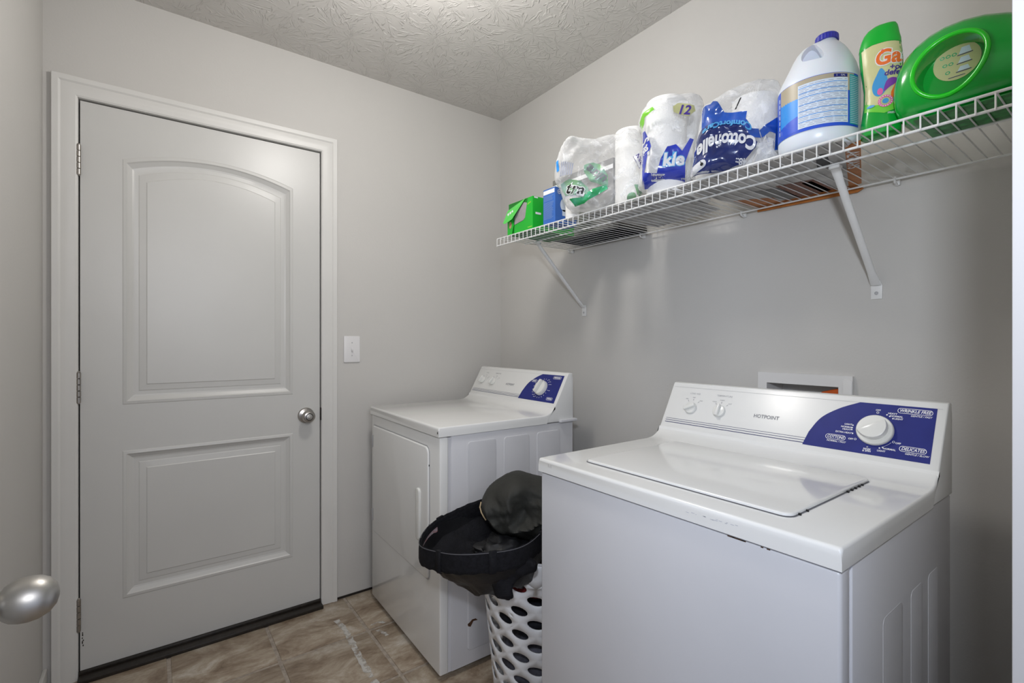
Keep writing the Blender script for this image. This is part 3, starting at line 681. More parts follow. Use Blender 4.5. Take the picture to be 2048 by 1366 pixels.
for i in range(NC):
    even = i % 2 == 0
    for j in range(rows):
        zc = TOP-j*PZ-(0 if even else PZ/2); phc = ph0+i*dph
        out_ = []; inn = []
        for q in range(nseg):
            a = 2*PI*q/nseg; x, y = rhomb(a); out_.append(hv(phc+x*dph, zc+y*PZ/2))
            c, s = math.cos(a), math.sin(a); tl = math.radians(-9); ex, ey = .0275*c, .0140*s
            X, Y = ex*math.cos(tl)-ey*math.sin(tl), ex*math.sin(tl)+ey*math.cos(tl)
            inn.append(bm.verts.new(hp3(phc+X/hrad(zc), zc+Y)))
        for q in range(nseg):
            bm.faces.new([out_[q], out_[(q+1) % nseg], inn[(q+1) % nseg], inn[q]])
# strip above and below the lattice: zigzag boundary points
def rimz(phi): return .502+.034*math.cos(2*(phi-math.radians(-134)))
zig = []; zigb = []
for i in range(NC):
    even = i % 2 == 0; ph = ph0+i*dph
    if even:
        for q in range(-4, 4):
            x = q/4; zig.append((ph+x*dph, TOP+(1-abs(x))*PZ/2))
    if not even:
        zc = TOP-(rows-1)*PZ-PZ/2
        for q in range(-4, 4):
            x = q/4; zigb.append((ph+x*dph, zc-(1-abs(x))*PZ/2))
def strip(z_, zf, steps, bot=False):
    n = len(z_); prev = [hv(*p) for p in z_]
    for s_ in range(1, steps+1):
        cur = []
        for p in z_:
            zt = zf(p[0]); z = p[1]+(zt-p[1])*s_/steps; cur.append(bm.verts.new(hp3(p[0], z)))
        for k in range(n): bm.faces.new([prev[k], prev[(k+1) % n], cur[(k+1) % n], cur[k]])
        prev = cur
    return prev
topv = strip(zig, rimz, 3); botv = strip(zigb, lambda p: BZ, 2)
bm.faces.new(botv)
bmesh.ops.recalc_face_normals(bm, faces=bm.faces)
shell = obj('shell', bm, M['hamper'], hm, smooth=50)
md = shell.modifiers.new('thickness', 'SOLIDIFY'); md.thickness = .0028; md.offset = -1
rp = [HC+hp3(2*PI*i/48, rimz(2*PI*i/48), hrad(rimz(2*PI*i/48))+.001) for i in range(49)]
obj('rim', tube(bmesh.new(), rp, .0035, 8), M['hamper'], hm, world=True)

def crumple(center, rx, ry, rz, amp, seed, n=4, flat=None):
    b = bmesh.new(); bmesh.ops.create_icosphere(b, subdivisions=n, radius=1)
    for v in b.verts:
        d = v.co.copy(); q = d*2.6+Vector((seed*5, 0, 0)); r = 1+amp*(noise.fractal(q, .7, 2.2, 4)+(.5-abs(noise.noise(q*1.3)))*.8)
        v.co = Vector((center[0]+d.x*rx*r, center[1]+d.y*ry*r, center[2]+d.z*rz*r))
    return b
def garment(name, label, c, rx, ry, rz, m, seed, amp=.10):
    o = obj(name, crumple((0, 0, 0), rx, ry, rz, amp, seed), m, smooth=60); o.location = c; o['label'] = label; o['category'] = 'clothing'; o['group'] = 'clothes inside the hamper'; return o
garment('grey_garment', 'crumpled grey garment low inside the white hamper, seen through its holes', (HC.x, HC.y, .155), .120, .120, .095, M['greycloth'], 1)
garment('navy_garment', 'dark navy garment in the middle of the white hamper, seen through its holes', (HC.x, HC.y, .318), .135, .135, .060, M['navycloth'], 2)
garment('red_garment', 'red garment near the top left inside the white hamper', (HC.x-.062, HC.y-.03, .435), .085, .10, .045, M['red'], 3)
garment('black_garment', 'black garment at the top right inside the white hamper under the jacket', (HC.x+.075, HC.y+.05, .435), .070, .10, .045, M['blackcloth'], 4)

# ------------------------------------------------------------ black trousers over the hamper rim
tr = thing('black_trousers', 'black trousers draped over the hamper rim with open waistband', 'trousers', (.775, 1.19, .60))
C0 = Vector((.778, 1.19, 0)); nA = 96
def waist(phi, z, k=1.0):
    wob = 1+.025*math.sin(3*phi+1)+.012*math.sin(7*phi)
    x = C0.x+.186*k*wob*math.cos(phi); y = C0.y+.158*k*wob*math.sin(phi)
    tilt = -.020*math.cos(phi-math.radians(200))+.012*math.sin(2*phi)
    return Vector((x, y, z+tilt))
def nz(p, s=9, a=.006, sd=0): return noise.fractal(Vector((p.x*s+sd, p.y*s, p.z*s)), .8, 2, 3)*a
rings = []
for k, z in ((.985, .640), (1.0, .646), (1.012, .642), (1.022, .628), (1.022, .602), (1.012, .592), (.992, .590), (.975, .600), (.970, .625), (.978, .640)):
    rings.append([waist(2*PI*i/nA, z+.0015*math.sin(i*1.9), k) for i in range(nA)])
b = bmesh.new(); vs = [[b.verts.new(p) for p in r] for r in rings]
for q in range(len(vs)):
    a_, c_ = vs[q], vs[(q+1) % len(vs)]
    for i in range(nA): b.faces.new([a_[i], a_[(i+1) % nA], c_[(i+1) % nA], c_[i]])
obj('waistband', b, M['belt'], tr, world=True, smooth=60)
tube_b = bmesh.new(); tube(tube_b, [waist(2*PI*i/nA, .6435, 1.016) for i in range(nA+1)], .0012, 6)
obj('seam_piping', tube_b, mat('faded_seam', (.07, .07, .08), .8), tr, world=True)
# inside lining: bowl
rings = []
for s_ in range(9):
    f = s_/8; k = .972-.62*f**1.6; z = .632-.16*math.sin(f*PI/2); r = []
    for i in range(nA):
        ph = 2*PI*i/nA; p = waist(ph, z, k); p += Vector((.10*f, .02*f, 0)); p.z += nz(p, 22, .030*f, 3); p.x += nz(p, 14, .02*f, 9); r.append(p)
    rings.append(r)
obj('inner_lining', loft(rings, cap0=False), M['lining'], tr, world=True, smooth=70)
# seat cloth below the band, gathered onto the hamper
rings = []
for s_ in range(10):
    f = s_/9; r = []
    for i in range(nA):
        ph = 2*PI*i/nA; p = waist(ph, .598, 1.0-.10*f)
        tgt = Vector((.940+.065*math.cos(ph), 1.215+.065*math.sin(ph), .535-.03*f)); g = f**.75
        p = p.lerp(tgt, g); p.z += -.014*math.sin(PI*f)+.006*math.sin(ph*9+2)*math.sin(PI*f); p += Vector((nz(p, 20, .022, 1), nz(p, 20, .022, 2), nz(p, 20, .016, 5)))*min(1, f*2); r.append(p)
    rings.append(r)
obj('seat_cloth', loft(rings, cap0=False), M['blackcloth'], tr, world=True, smooth=70)
# crumpled cloth fold inside
obj('pocket_bag', crumple((.845, 1.19, .545), .085, .070, .050, .30, 7), mat('charcoal_pocket', (.013, .013, .015), .6, noise_s=30, noise_a=.4, bump=.7, bump_s=60), tr, world=True, smooth=60)
# tongue of cloth hanging outside
ob = [(-.055, .03), (-.045, -.01), (-.034, -.045), (-.026, -.070), (-.004, -.078), (.022, -.074), (.020, -.050), (.030, -.030), (.055, -.012), (.085, 0), (.08, .03), (.02, .045)]
obj('fly_flap', pillow(ob, (Vector((.772, 1.075, .560)), Vector((.80, -.60, 0)).normalized(), Vector((0, 0, 1)), Vector((-.60, -.80, 0)).normalized()), .012, .018, .02, g=.008, amp=.010, ns=25, seed=3, fold=.5), M['blackcloth'], tr, world=True, smooth=70)
for ph in (-2.82, -1.95, -.9, 1.9):
    b = bmesh.new(); rr = []
    for kz, z in ((.99, .648), (1.03, .648), (1.036, .625), (1.034, .594), (1.0, .586), (.99, .586)):
        rr.append([waist(ph+d, z, kz) for d in (-.055, 0, .055)])
    vs = [[b.verts.new(p) for p in r] for r in rr]
    for a_, c_ in zip(vs, vs[1:]):
        for i in range(2): b.faces.new([a_[i], a_[i+1], c_[i+1], c_[i]])
    o = obj('belt_loop', b, M['blackcloth'], tr, world=True, smooth=50); m_ = o.modifiers.new('t', 'SOLIDIFY'); m_.thickness = .002
# size label on the inside of the back waistband
b = bmesh.new(); prev = None
for i in range(13):
    ph = math.radians(158-3.6*i); pa = waist(ph, .628, .955); pb = waist(ph, .614, .952); a_ = b.verts.new(pa); c_ = b.verts.new(pb)
    if prev: b.faces.new([prev[0], prev[1], c_, a_])
    prev = (a_, c_)
obj('care_label', b, mat('label_tape', (.30, .10, .10), .6, noise_s=90, noise_a=.9, col2=(.34, .34, .36)), tr, world=True, smooth=0, label='small red and white size label')
# jacket bundle
fj = frame(40, 1.50, 0)
jo = [(-.187, .679), (-.177, .713), (-.151, .744), (-.097, .772), (-.023, .764), (.06, .74), (.10, .68), (.085, .60), (.02, .572), (-.023, .574), (-.08, .587), (-.151, .615), (-.174, .649)]
jk = thing('charcoal_jacket', 'bundled charcoal jacket piled on top of the hamper behind the trousers', 'jacket', (.99, 1.17, .60))
jb = pillow(jo, fj, .080, .13, .075, g=.007, amp=.034, ns=13, seed=5, fold=1.1)
obj('jacket_body', jb, M['olive'], jk, world=True, smooth=70)
jt = [fj[0]+fj[1]*a+fj[2]*c+fj[3]*d for a, c, d in ((-.186, .690, .012), (-.189, .676, .018), (-.184, .662, .024), (-.176, .651, .030), (-.168, .643, .036))]
obj('tan_piping', tube(bmesh.new(), jt, .0022, 8), M['tan'], jk, world=True)

# ------------------------------------------------------------ things on the shelf
ZT = 1.6175
# green dryer-sheet carton
t = thing('green_dryer_sheet_box', 'open bright green dryer sheet carton at the far end of the wire shelf', 'box', (1.245, 1.54, ZT))
gx0, gx1, gy0, gy1, gz = 1.182, 1.40, 1.462, 1.622, .128
bm = bmesh.new(); box(bm, gx0+.0012, gx1, gy0, gy1, ZT, ZT+gz, bev=.0008, seg=1)
obj('carton_body', bm, M['gdark'], t, world=True, smooth=0)
fg = (Vector((gx0, gy1, ZT)), Vector((0, -1, 0)), Vector((0, 0, 1)), Vector((-1, 0, 0)))
# front face with a torn opening: left strip, right part, bottom
obj('front_face', merge(prism(bmesh.new(), [(.105, 0), (.160, 0), (.160, .128), (.130, .128), (.112, .052), (.100, .044)], fg, 0, .0012), prism(bmesh.new(), [(0, 0), (.105, 0), (.100, .044), (.042, .036), (.042, .0)], fg, 0, .001)), M['gbox'], t, world=True, smooth=0)
obj('side_face', bx(gx0, gx1, gy0-.0008, gy0, ZT, ZT+gz), M['gbox'], t, world=True, smooth=0)
obj('top_face', bx(gx0, gx1, gy0, gy1, ZT+gz, ZT+gz+.0006), M['gbox2'], t, world=True, smooth=0)
obj('dryer_sheets', prism(bmesh.new(), [(.042, .038), (.100, .046), (.112, .054), (.124, .110), (.105, .116), (.06, .085), (.042, .065)], fg, .0, .0009), M['sheet'], t, world=True, smooth=0, label='grey stack of dryer sheets')
obj('left_strip', prism(bmesh.new(), [(0, 0), (.028, 0), (.040, .036), (.036, .075), (0, .085)], fg, .0012, .0045), M['gbox'], t, world=True, smooth=0)
obj('emblem', merge(prism(bmesh.new(), circ(.020, .040, .009, 14, .014), fg, .0045, .0052)), mat('pink_flower_print', (.55, .22, .20), .5, noise_s=120, noise_a=.6, col2=(.35, .4, .1)), t, world=True, smooth=0)
# torn lid flap hanging out
fa = [Vector((gx0-.001, gy1+.002, ZT+.104)), Vector((gx0-.001, gy0+.046, ZT+.1285)), Vector((gx0-.006, gy0+.075, ZT+.10)), Vector((gx0-.016, gy1-.046, ZT+.058)), Vector((gx0-.022, gy1-.010, ZT+.046)), Vector((gx0-.020, gy1+.010, ZT+.050))]
b = bmesh.new(); b.faces.new([b.verts.new(p) for p in fa]); o = obj('torn_flap', b, M['gbox2'], t, world=True, smooth=0); m_ = o.modifiers.new('t', 'SOLIDIFY'); m_.thickness = .0009
b = bmesh.new()
for k in range(3):
    p = fa[0].lerp(fa[4], .45).lerp(fa[2], .15+.16*k); q = [p+Vector((-.003, .006, .004)), p+Vector((-.003, -.003, .009)), p+Vector((-.003, -.007, .001)), p+Vector((-.003, .001, -.006))]; b.faces.new([b.verts.new(x) for x in q])
obj('flap_lettering', b, M['whiteprint'], t, world=True, smooth=0)
fgs = (Vector((gx0, gy0-.0008, ZT)), Vector((1, 0, 0)), Vector((0, 0, 1)), Vector((0, -1, 0)))
obj('side_lettering', lay(merge(*[poly2(rect(a, b_, c, d)) for a, b_, c, d in ((.005, .024, .122, .127), (.012, .040, .060, .068), (.060, .066, .072, .077), (.072, .105, .068, .078), (.085, .105, .056, .064))]), fgs, .0006), M['whiteprint'], t, world=True, smooth=0, recalc=False)
obj('front_lettering', lay(merge(poly2(rect(.130, .157, .010, .014)), poly2([(.128, .100), (.150, .106), (.150, .111), (.128, .105)])), fg, .0016), M['limefilm'], t, world=True, smooth=0, recalc=False)
# blue light-bulb carton
t = thing('blue_bulb_carton', 'tall blue light bulb carton with open top next to the green carton', 'box', (1.215, 1.367, ZT))
bx0, bx1, by0, by1, bh = 1.182, 1.29, 1.333, 1.400, .132
obj('carton_body', bx(bx0, bx1, by0, by1, ZT, ZT+bh, bev=.0006, seg=1), M['bbox'], t, world=True, smooth=0)
obj('open_top', bx(bx0+.002, bx1-.002, by0+.002, by1-.002, ZT+bh, ZT+bh+.0008), M['cardin'], t, world=True, smooth=0)
b = bmesh.new(); b.faces.new([b.verts.new(p) for p in ((bx0+.03, by1, ZT+bh), (bx1, by1, ZT+bh), (bx1, by1-.03, ZT+bh+.013), (bx0+.03, by1-.008, ZT+bh+.012))])
obj('top_flap', b, M['cardin'], t, world=True, smooth=0).modifiers.new('t', 'SOLIDIFY').thickness = .001
fb = (Vector((bx0, by1, ZT)), Vector((0, -1, 0)), Vector((0, 0, 1)), Vector((-1, 0, 0)))
obj('white_band', lay(poly2(rect(.002, .064, .112, .127)), fb, .0006), M['whiteprint'], t, world=True, smooth=0, recalc=False)
obj('small_print', lay(merge(*[poly2(rect(.004, .060-.012*random.random(), z, z+.0018)) for z in [.020+.0040*i for i in range(22)] if not .083 < z < .088]), fb, .0006), M['bbox2'], t, world=True, smooth=0, recalc=False)
fbs = (Vector((bx0, by0, ZT)), Vector((1, 0, 0)), Vector((0, 0, 1)), Vector((0, -1, 0)))
obj('round_emblem', lay(ringpoly(circ(.020, .116, .0085, 24), circ(.020, .116, .0066, 24)), fbs, .0006), M['whiteprint'], t, world=True, smooth=0, recalc=False)
em = text2('GE', .008, .0002, .3); obj('emblem_letters', lay(place2(em, .020, .116), fbs, .0007), M['whiteprint'], t, world=True, smooth=0, recalc=False)
obj('bulb_picture', lay(merge(poly2(circ(.045, .070, .020, 24, .024)), poly2(rect(.035, .055, .030, .052))), fbs, .0005), M['label_pale'], t, world=True, smooth=0, recalc=False)
# small white canister
t = thing('white_cloth_roll', 'small white embossed roll standing before the clear towel bag', 'roll', (1.197, 1.258, ZT))
obj('roll_body', lathe([(.023, 0), (.0245, .003), (.0245, .068), (.022, .072), (.009, .073), (.007, .05)], (0, 0, 0), (0, 0, 1), 32), M['paper'], t, smooth=40)
# grey carton behind
t = thing('grey_carton', 'grey carton with a pale stripe standing against the wall behind the clear bag', 'box', (1.49, 1.42, ZT))
obj('carton_body', bx(1.40, 1.575, 1.25, 1.595, ZT, ZT+.262, bev=.001, seg=1), M['graybox'], t, world=True, smooth=0)
obj('pale_stripe', bx(1.3992, 1.40, 1.25, 1.595, ZT+.222, ZT+.238), M['whiteprint'], t, world=True, smooth=0)
obj('carton_base', bx(1.43, 1.575, 1.23, 1.595, ZT, ZT+.012), M['blackbox'], t, world=True, smooth=0, label='black base tray')
# paper towel rolls
ref = None
def towel_roll(label, x, y, h=.285, r=.058, lean=0):
    t = thing('paper_towel_roll', label, 'paper towel roll', (x, y, ZT+.003), 0, 'paper towel rolls on the shelf')
    t.rotation_euler = (lean, 0, 0)
    obj('paper', lathe([(r-.004, 0), (r, .003), (r, h-.004), (r-.003, h), (.021, h), (.021, h-.03)], (0, 0, 0), (0, 0, 1), 48), M['paper'], t, smooth=40)
    obj('cardboard_core', lathe([(.0205, h-.03), (.0205, h-.001), (.0195, h-.001), (.0195, h-.03)], (0, 0, 0), (0, 0, 1), 32, cap=False), mat('core', (.35, .27, .2), .8), t, smooth=40)
    return t
towel_roll('white paper towel roll standing in the clear bag, left of the blue-printed pack', 1.335, 1.105)
towel_roll('front white paper towel roll inside the blue-printed pack', 1.250, .905)
towel_roll('rear white paper towel roll inside the blue-printed pack, by the wall', 1.372, .902, .285)
def bag(name, label, outline, fr, Tf, Tb, wd, mt, seed, amp=.010, fold=.8, cat='plastic bag'):
    t = thing(name, label, cat, tuple(fr[0]))
    b = pillow(outline, fr, Tf, Tb, wd, g=.008, amp=amp, ns=22, seed=seed, fold=fold); bv = bvh_of(b)
    obj('film', b, mt, t, world=True, smooth=70)
    return t, bv
def deco(t, bv, fr, m, nm, *bms, off=.0022, g=.005):
    off = max(off, .0022)+(.0010 if g == 0 else 0)
    return obj(nm, wrap(merge(*bms), bv, fr, off, g), M[m], t, world=True, smooth=50, recalc=False)
# bag 1
F1 = frame(47.5, 1.62)
out1 = [(-.168, .099), (-.169, .140), (-.157, .190), (-.134, .233), (-.106, .241), (-.05, .228), (.0, .238), (.038, .240), (.063, .252), (.097, .246), (.114, .223), (.116, .131), (.111, .032), (.068, .012), (.019, .004), (-.031, .003), (-.085, .004), (-.122, .008), (-.140, .031), (-.153, .073)]
b1, v1 = bag('clear_towel_bag', 'crumpled clear plastic paper towel bag with green print, half empty', out1, F1, .045, .13, .05, M['film'], 1, amp=.012)
deco(b1, v1, F1, 'greenleaf', 'green_label', poly2([(-.148, .080), (-.117, .088), (-.081, .079), (-.058, .059), (-.056, .042), (-.073, .027), (-.094, .036), (-.132, .041), (-.142, .059)]))
deco(b1, v1, F1, 'whiteprint', 'label_lettering_outline', place2(text2('tra', .052, .0032, .2), -.100, .056, -14), off=.0018, g=0)
deco(b1, v1, F1, 'black', 'label_lettering', place2(text2('tra', .052, .0008, .2), -.100, .056, -14), off=.0024, g=0)
deco(b1, v1, F1, 'greenleaf', 'upper_label', poly2([(-.071, .129), (-.041, .137), (-.021, .131), (.004, .091), (.005, .058), (-.021, .065), (-.051, .077), (-.071, .109)]))
deco(b1, v1, F1, 'grayprint', 'upper_lettering', place2(text2('ultra', .040, .0010, .2), -.031, .098, 140), off=.0020, g=0)
deco(b1, v1, F1, 'greenfilm', 'green_band', poly2([(-.119, .027), (-.081, .030), (-.046, .051), (-.001, .066), (.004, .051), (-.041, .028), (-.071, .012), (-.101, .008)]))
deco(b1, v1, F1, 'text_gray', 'small_print', *[poly2([(-.143+.006*i, .146-.0012*i), (-.1405+.006*i, .1455-.0012*i), (-.1465+.006*i, .101), (-.149+.006*i, .101)]) for i in range(7)])
deco(b1, v1, F1, 'label_cyan', 'side_tag', poly2([(-.163, .156), (-.155, .158), (-.151, .122), (-.160, .120)]))
deco(b1, v1, F1, 'whiteprint', 'price_tag', poly2([(.082, .148), (.107, .164), (.119, .131), (.102, .113)]))
deco(b1, v1, F1, 'violet', 'tag_lettering', place2(text2('Nice', .017, .0004), .102, .140, -60), place2(poly2(rect(-.02, .02, -.001, .001)), .0925, .1305, -60), off=.0018, g=0)
deco(b1, v1, F1, 'greenleaf', 'bow', poly2(circ(.078, .022, .015, 12)), poly2([(.085, .06), (.112, .062), (.112, .025), (.095, .03)]))
# bag 2
F2 = frame(55, 1.535)
def S2(b):
    for v in b.verts: v.co = Vector((v.co.x*1.05, (v.co.y+.432)*1.05-.432, 0))
    return b
def S2p(p): return S2(poly2(p))
S2r = S2p
out2 = [(-.098, .004), (-.094, .06), (-.090, .162), (-.101, .199), (-.084, .232), (-.055, .248), (-.014, .257), (.02, .256), (.055, .250), (.078, .226), (.074, .163), (.060, .10), (.052, .028), (.030, .008), (-.036, .003)]
out2 = [(a*1.05, max(.003, (c+.432)*1.055-.432)) for a, c in out2]
b2_, v2 = bag('blue_printed_towel_pack', 'clear paper towel pack with royal blue print around two rolls', out2, F2, .075, .10, .05, M['film2'], 2, amp=.006, fold=.5)
deco(b2_, v2, F2, 'limefilm', 'green_ribbon', S2p([(-.100, .193), (-.084, .205), (-.059, .213), (-.053, .204), (-.070, .195), (-.080, .193), (-.082, .179), (-.093, .168), (-.099, .175)]))
deco(b2_, v2, F2, 'tagcream', 'twelve_badge', S2p([(-.005, .203), (.008, .210), (.033, .205), (.049, .199), (.053, .186), (.036, .170), (.014, .178), (-.003, .188)]))
deco(b2_, v2, F2, 'violet', 'badge_lettering', S2(place2(text2('12', .034, .0010, .1), .024, .188, -12)), off=.0020, g=0)
deco(b2_, v2, F2, 'bluekle', 'blue_side_print', S2p([(-.087, .162), (-.080, .158), (-.067, .123), (-.062, .105), (-.073, .080), (-.080, .042), (-.085, .004), (-.089, .073), (-.086, .117)]))
deco(b2_, v2, F2, 'bluekle', 'blue_print', S2p([(-.082, .004), (-.084, .039), (-.064, .031), (-.047, .030), (-.036, .067), (-.019, .097), (.003, .100), (.019, .081), (.039, .116), (.049, .115), (.036, .079), (.027, .051), (.027, .012), (-.008, .005), (-.047, .004)]))
deco(b2_, v2, F2, 'ltblue', 'brand_outline', S2(place2(text2('kle', .047, .0036, .1), -.004, .059, -2)), off=.0018, g=0)
deco(b2_, v2, F2, 'letter', 'brand_lettering', S2(place2(text2('kle', .047, .0018, .1), -.004, .059, -2)), off=.0026, g=0)
deco(b2_, v2, F2, 'letter', 'side_lettering', S2(place2(text2('Spar', .030, .0010, .1), -.077, .110, -80)), off=.0020, g=0)
deco(b2_, v2, F2, 'letter', 'barcode_patch', S2p([(-.062, .030), (-.026, .026), (-.026, .011), (-.062, .014)]), off=.0018)
deco(b2_, v2, F2, 'navy', 'barcode_bars', *[S2r(rect(-.059+.0030*i, -.0578+.0030*i, .015, .026)) for i in range(10)], off=.0024, g=0)
# bag 3 : toilet paper
F3 = frame(61.5, 1.40)
def tp(label, s, d, z, lean=0):
    p = F3[0]+F3[1]*s-F3[3]*d; t = thing('toilet_paper_roll', label, 'toilet paper roll', (p.x, p.y, z), lean, 'toilet paper rolls in the blue-printed bag')
    obj('paper', lathe([(.052, 0), (.055, .003), (.055, .098), (.052, .101), (.020, .101), (.020, .08)], (0, 0, 0), (0, 0, 1), 40), M['paper'], t, smooth=40)
    obj('cardboard_core', lathe([(.0196, .07), (.0196, .1005), (.0186, .1005), (.0186, .07)], (0, 0, 0), (0, 0, 1), 24, cap=False), mat('core2', (.35, .27, .2), .8), t, smooth=40)
tp('toilet paper roll at the upper right inside the blue-printed bag', .038, .050, ZT+.109)
tp('toilet paper roll at the lower left inside the blue-printed bag', -.055, .050, ZT+.004)
tp('toilet paper roll at the lower right inside the blue-printed bag', .057, .052, ZT+.004)
S3 = lambda pts: [(a*1.03, max(.003, (c+.432)*1.03-.432)) for a, c in pts]
out3 = S3([(-.111, -.008), (-.109, .038), (-.098, .104), (-.089, .155), (-.083, .173), (-.037, .195), (-.013, .205), (.034, .212), (.066, .210), (.092, .195), (.100, .12), (.098, .025), (.075, -.004), (.02, -.008), (-.04, -.010)])
b3_, v3 = bag('blue_printed_tissue_bag', 'clear toilet paper bag with navy print and upside-down white lettering', out3, F3, .050, .13, .05, M['film2'], 3, amp=.011, fold=.9)
deco(b3_, v3, F3, 'bluemid', 'mid_blue_print', poly2(S3([(-.086, .104), (-.086, .128), (-.086, .163), (-.064, .161), (-.059, .170), (-.049, .163), (-.032, .132), (-.003, .126), (.018, .124), (.015, .104), (.029, .080), (.043, .077), (.048, .052), (.029, .058), (.020, .072), (.006, .090), (-.022, .100), (-.054, .103)])), g=.006)
deco(b3_, v3, F3, 'bluedeep', 'navy_print', poly2(S3([(-.111, -.006), (-.107, .030), (-.104, .078), (-.086, .106), (-.054, .111), (-.022, .108), (.006, .097), (.020, .072), (.040, .043), (.036, .031), (.008, .006), (-.022, -.004), (-.061, -.006)])), off=.0016, g=.006)
deco(b3_, v3, F3, 'bluemid', 'right_blue_print', poly2(S3([(.045, .073), (.090, .104), (.093, .025), (.077, .022), (.079, .059), (.066, .064), (.050, .052)])))
# brand lettering upside down along an arc
tx = text2('Cottonelle', .046, .0016, .12, 1.0); xs = [v.co.x for v in tx.verts]; L_ = max(xs)-min(xs); sc_ = .138/L_
for v in tx.verts:
    x, y = -v.co.x*sc_, -v.co.y*1.05; a = x/.150
    v.co.x = x-.030+y*.12*a; v.co.y = .078-.105*(a+.02)**2*.9+y-a*.006
deco(b3_, v3, F3, 'letter', 'brand_lettering', tx, off=.0030, g=0)
tx = text2('ComfortCare', .022, .0008, .1); xs = [v.co.x for v in tx.verts]; sc_ = .115/(max(xs)-min(xs))
for v in tx.verts:
    x, y = -v.co.x*sc_, -v.co.y; a = x/.115; v.co.x = x-.028; v.co.y = .119-.07*a*a+y-a*.012
deco(b3_, v3, F3, 'ltblue', 'product_lettering', tx, off=.0034, g=0)
deco(b3_, v3, F3, 'letter', 'count_lettering', place2(text2('48::', .018, .0006), .005, .022, 172), off=.003, g=0)
deco(b3_, v3, F3, 'letter', 'tree_badge', place2(poly2(rrect(-.022, .022, -.010, .010, .009)), -.098, .022, 22), off=.0028)
deco(b3_, v3, F3, 'black', 'tree_mark', place2(merge(poly2(circ(0, -.002, .0042, 8)), poly2(rect(-.0008, .0008, 0, .007))), -.088, .027, 22), off=.0036, g=0)
deco(b3_, v3, F3, 'black', 'pen_mark', poly2([(-.010, .150), (-.006, .150), (.006, .178), (.003, .178)]), off=.002, g=0)
b = pillow([(-.03, -.02), (-.02, .012), (-.030, .038), (-.012, .028), (0, .045), (.010, .026), (.026, .036), (.018, .010), (.03, -.02), (0, -.026)], (F3[0]+F3[1]*.060+F3[2]*.032+F3[3]*.045, *F3[1:]), .018, .018, .015, g=.005, amp=.010, ns=50, seed=8, fold=1)
obj('knot', b, M['film'], b3_, world=True, smooth=60, label='twisted clear film knot')
# flat packets lying under the bags
t = thing('flat_white_packet', 'flat white printed packet lying on the shelf wires under the towel packs', 'packet', (1.36, 1.02, ZT))
obj('packet_body', prism(bmesh.new(), [(1.20, .865), (1.30, .86), (1.50, .875), (1.545, 1.16), (1.20, 1.20)], (Vector((0, 0, ZT-.0005)), Vector((1, 0, 0)), Vector((0, 1, 0)), Vector((0, 0, 1))), 0, .003, bev=.001), M['packwhite'], t, world=True, smooth=0)
t = thing('orange_printed_packet', 'flat white and orange printed packet on the shelf below the bleach jug', 'packet', (1.42, .62, ZT))
fz = (Vector((0, 0, ZT-.0003)), Vector((1, 0, 0)), Vector((0, 1, 0)), Vector((0, 0, 1)))
obj('packet_body', prism(bmesh.new(), [(1.195, .42), (1.246, .425), (1.560, .520), (1.562, .80), (1.30, .83), (1.195, .83)], fz, 0, .003), M['packwhite'], t, world=True, smooth=0)
fzd = (Vector((0, 0, ZT-.0006)), Vector((1, 0, 0)), Vector((0, 1, 0)), Vector((0, 0, -1)))
def under(pts, m, nm, off=.0003): return obj(nm, lay(poly2(pts), fzd, off), M[m], t, world=True, smooth=0, recalc=False)
obj('orange_strip', prism(bmesh.new(), [(1.232, .397), (1.563, .502), (1.561, .532), (1.246, .432)], fz, -.0004, .003), M['orangepack'], t, world=True, smooth=0)
under([(1.44, .80), (1.562, .80), (1.562, .715), (1.50, .71)], 'orangepack', 'orange_corner')
under([(1.40, .715), (1.50, .71), (1.562, .70), (1.562, .66), (1.42, .655)], 'graybox', 'grey_picture')
under([(1.40, .655), (1.562, .665), (1.562, .565), (1.42, .56)], 'brownpack', 'food_picture')
under([(1.43, .60), (1.562, .60), (1.562, .575), (1.43, .575)], 'orangepack', 'orange_bar')
under([(1.25, .47), (1.36, .50), (1.34, .525), (1.24, .49)], 'blackbox', 'black_picture')
tx = place2(text2('ALWAYS', .034, .0006), 0, 0); tx.transform(Matrix.Diagonal((1, -1, 1, 1)))
place2(tx, 1.345, .450, 17.7); obj('strip_lettering', lay(tx, fzd, .0006), M['whiteprint'], t, world=True, smooth=0, recalc=False)
obj('rear_edge', prism(bmesh.new(), [(.515, 0), (.80, 0), (.80, -.012), (.66, -.014), (.52, -.016), (.505, -.008)], (Vector((1.588, 0, ZT)), Vector((0, 1, 0)), Vector((0, 0, 1)), Vector((1, 0, 0))), 0, .003), M['orangepack'], t, world=True, smooth=0)
obj('rear_fold', bx(1.560, 1.590, .515, .80, ZT-.0005, ZT+.002), M['orangepack'], t, world=True, smooth=0)

# bleach jug
FJ = frame(68.7, 1.345, ZT); t = thing('bleach_jug', 'white translucent bleach jug with blue cap and blue printed label', 'jug', tuple(FJ[0]))
def sring(O, U, N, l, r_, d, z, e=2.5, n=64):
    cx = (l+r_)/2; a = (r_-l)/2; out = []
    for i in range(n):
        q = 2*PI*i/n; c, s = math.cos(q), math.sin(q)
        out.append(O+U*(cx+a*math.copysign(abs(c)**(2/e), c))+N*(d*math.copysign(abs(s)**(2/e), s))+Vector((0, 0, z)))
    return out
K = 1.063
secs = [(0, -.066, .064, .064), (.003, -.074, .072, .072), (.012, -.081, .079, .079), (.030, -.083, .081, .081), (.150, -.083, .081, .081), (.162, -.082, .080, .079), (.176, -.076, .078, .074), (.192, -.068, .074, .068), (.208, -.060, .068, .060), (.224, -.053, .061, .050), (.238, -.045, .053, .041), (.248, -.036, .045, .033), (.255, -.020, .039, .025), (.258, -.004, .037, .020)]
